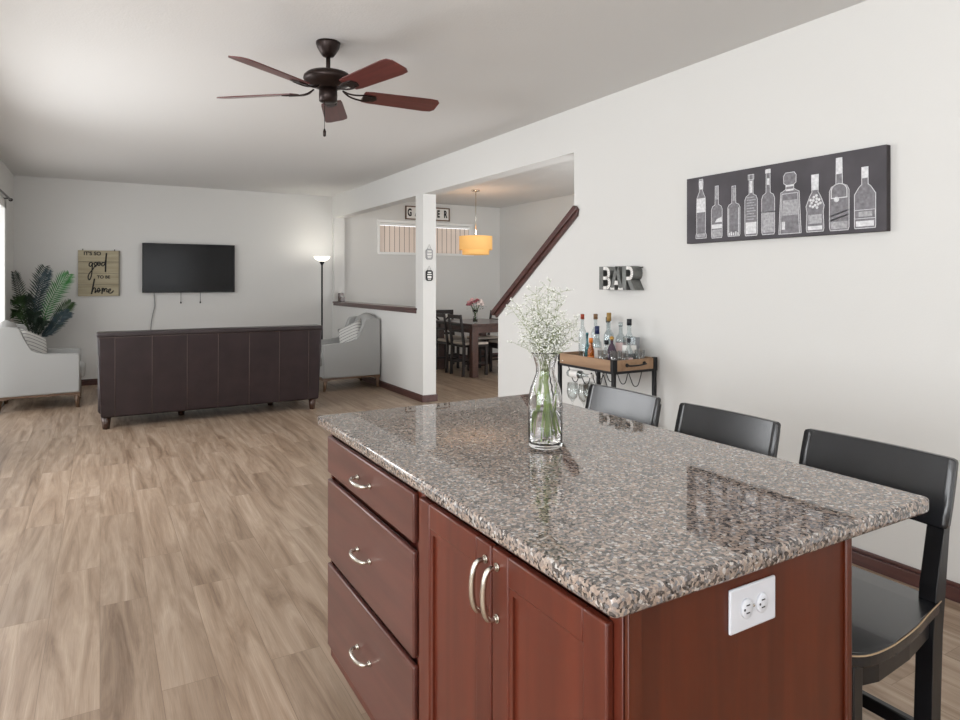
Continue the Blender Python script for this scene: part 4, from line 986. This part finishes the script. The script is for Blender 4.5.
def make_chair(xback=False):
    t = empty('dining_chair', (0, 0, 0), 0, '', 'dining chair', 'dark dining chairs around the table')
    # faces +x, origin under back
    b = MB(); b.box(0, .42, -.20, .20, .425, .455, .006, 2); b.build('seat', M['espresso'], t)
    b = MB(); b.box(.02, .43, -.195, .195, .455, .492, .015, 3); b.build('cushion', M['cushion'], t)
    for s in (-1, 1):
        b = MB(); b.box(.375, .415, s*.18-.018, s*.18+.018, 0, .425, .003, 1); b.build('leg', M['espresso'], t)
        b = MB(); poly = [(-.02, 0), (0, .45), (-.055, .90), (-.03, .905), (.035, .45), (.02, 0)]; b.prism(poly, s*.185-.017, s*.185+.017, 'y', .002); b.build('leg', M['espresso'], t)
    b = MB()
    for s in (-1, 1): b.box(.0, .39, s*.18-.008, s*.18+.008, .17, .20)
    b.box(.19, .21, -.17, .17, .17, .20); b.box(.38, .4, -.17, .17, .37, .425); b.build('stretcher', M['espresso'], t)
    b = MB()
    if not xback:
        for z, hh in ((.87, .028), (.755, .016), (.66, .016)):
            x = -.045*(z-.45)/.45+.002; b.box(x-.012, x+.010, -.17, .17, z-hh, z+hh, .003, 1)
    else:
        b.box(-.06, -.032, -.21, .21, .85, .915, .006, 2)
        b.tube(crv([(-.04, -.17, .85), (-.03, 0, .69), (.0, .17, .52)], 5), .014, 6); b.tube(crv([(-.04, .17, .85), (-.03, 0, .69), (.0, -.17, .52)], 5), .014, 6); b.box(-.01, .012, -.17, .17, .51, .545)
    b.build('back_rail', M['espresso'], t)
    return t
ch = make_chair()
for i, (x, y, rz, lb) in enumerate(((4.56, 8.50, 0, 'dark ladder back dining chair nearest the camera on the left side of the table'),
                       (4.56, 9.02, 0, 'dark ladder back dining chair second along the left side, beside the column'),
                       (5.60, 8.42, PI, 'dark dining chair at the right of the table near the stair wall, mostly seat'),
                       (5.66, 9.22, PI, 'dark dining chair farthest along the right side of the table'))):
    o = ch if i == 0 else copy_tree(ch)
    o.location = (x, y, 0); o.rotation_euler.z = rz; o['label'] = lb
xc = make_chair(True); xc.location = (4.93, 9.67, 0); xc.rotation_euler.z = -PI/2; xc['label'] = 'dark cross back dining chair at the far end of the table'
# flowers on the dining table
dv = empty('dining_vase', (4.83, 8.43, .775), 0, 'clear glass vase on the dining table holding pink flowers', 'vase')
b = MB(); b.lathe([(0, 0), (.035, 0), (.036, .01), (.03, .08), (.034, .15), (.045, .19), (.042, .19), (.031, .15), (.026, .08), (.03, .012), (0, .012)], seg=24); b.build('glass', M['vase'], dv)
bq = empty('flower_bouquet', (4.83, 8.43, .775), 0, 'pink and white flower bouquet in the dining table vase', 'flowers')
rb = random.Random(5)
b = MB()
for k in range(10):
    a = k*.63; b.tube([(.015*math.cos(a), .015*math.sin(a), .015), (.01*math.cos(a+1), .01*math.sin(a+1), .12), (.07*math.cos(a+2), .07*math.sin(a+2), .27)], .004, 5)
b.build('stems', M['leafg'], bq)
b = MB()
for k in range(26):
    a = rb.random()*2*PI; r = rb.uniform(.05, .15); z = rb.uniform(.2, .30); p = Vector((r*math.cos(a), r*math.sin(a), z)); d = Vector((math.cos(a), math.sin(a), rb.uniform(-.3, .6)))*.035; wv = Vector((-math.sin(a), math.cos(a), 0))*.015
    b._f([b.bm.verts.new(q) for q in (p, p+d*.5+wv, p+d, p+d*.5-wv+Vector((0, 0, .004)))])
b.build('leaves', M['leafg'], bq)
for k in range(20):
    a = k*2.4; q = (k+.5)/20; el = math.acos(1-q*1.1) if 1-q*1.1 > -1 else 1.6; R_ = .115
    p = Vector((R_*math.sin(el)*math.cos(a), R_*math.sin(el)*math.sin(a), .265+R_*.75*math.cos(el)))
    b = MB()
    r = rb.uniform(.026, .036)
    for L_ in range(3):
        for m_ in range(5):
            aa = m_*1.2566+L_*.6; c_ = p+Vector((math.cos(aa), math.sin(aa), 0))*r*(.55-.15*L_)+Vector((0, 0, r*.2*L_))
            bmesh.ops.create_icosphere(b.bm, subdivisions=1, radius=r*(.5-.08*L_), matrix=Matrix.Translation(c_))
    for f in b.bm.faces: f.smooth = True
    b.build('flower', M[['pinkw', 'pink', 'rose', 'pinkw', 'pink'][k % 5]], bq)
# curtain rod end above the patio door
cr = empty('curtain_rod', (XL, 8.1, 2.33), 0, 'dark curtain rod over the glass door on the left wall', 'curtain rod')
b = MB(); b.tube([(.06, -1.2, 0), (.06, 1.13, 0)], .011, 10); b.build('rod', M['bronze'], cr)
b = MB(); b.lathe([(0, -.02), (.018, -.014), (.022, 0), (.018, .014), (0, .02)], c=(0, 0, 0), seg=14); o = b.build('finial', M['bronze'], cr); o.location = (.06, 1.14, 0)
for y in (-1.1, 1.0):
    b = MB(); b.tube([(0, y, 0), (.06, y, 0)], .007, 8); b.build('bracket', M['bronze'], cr)
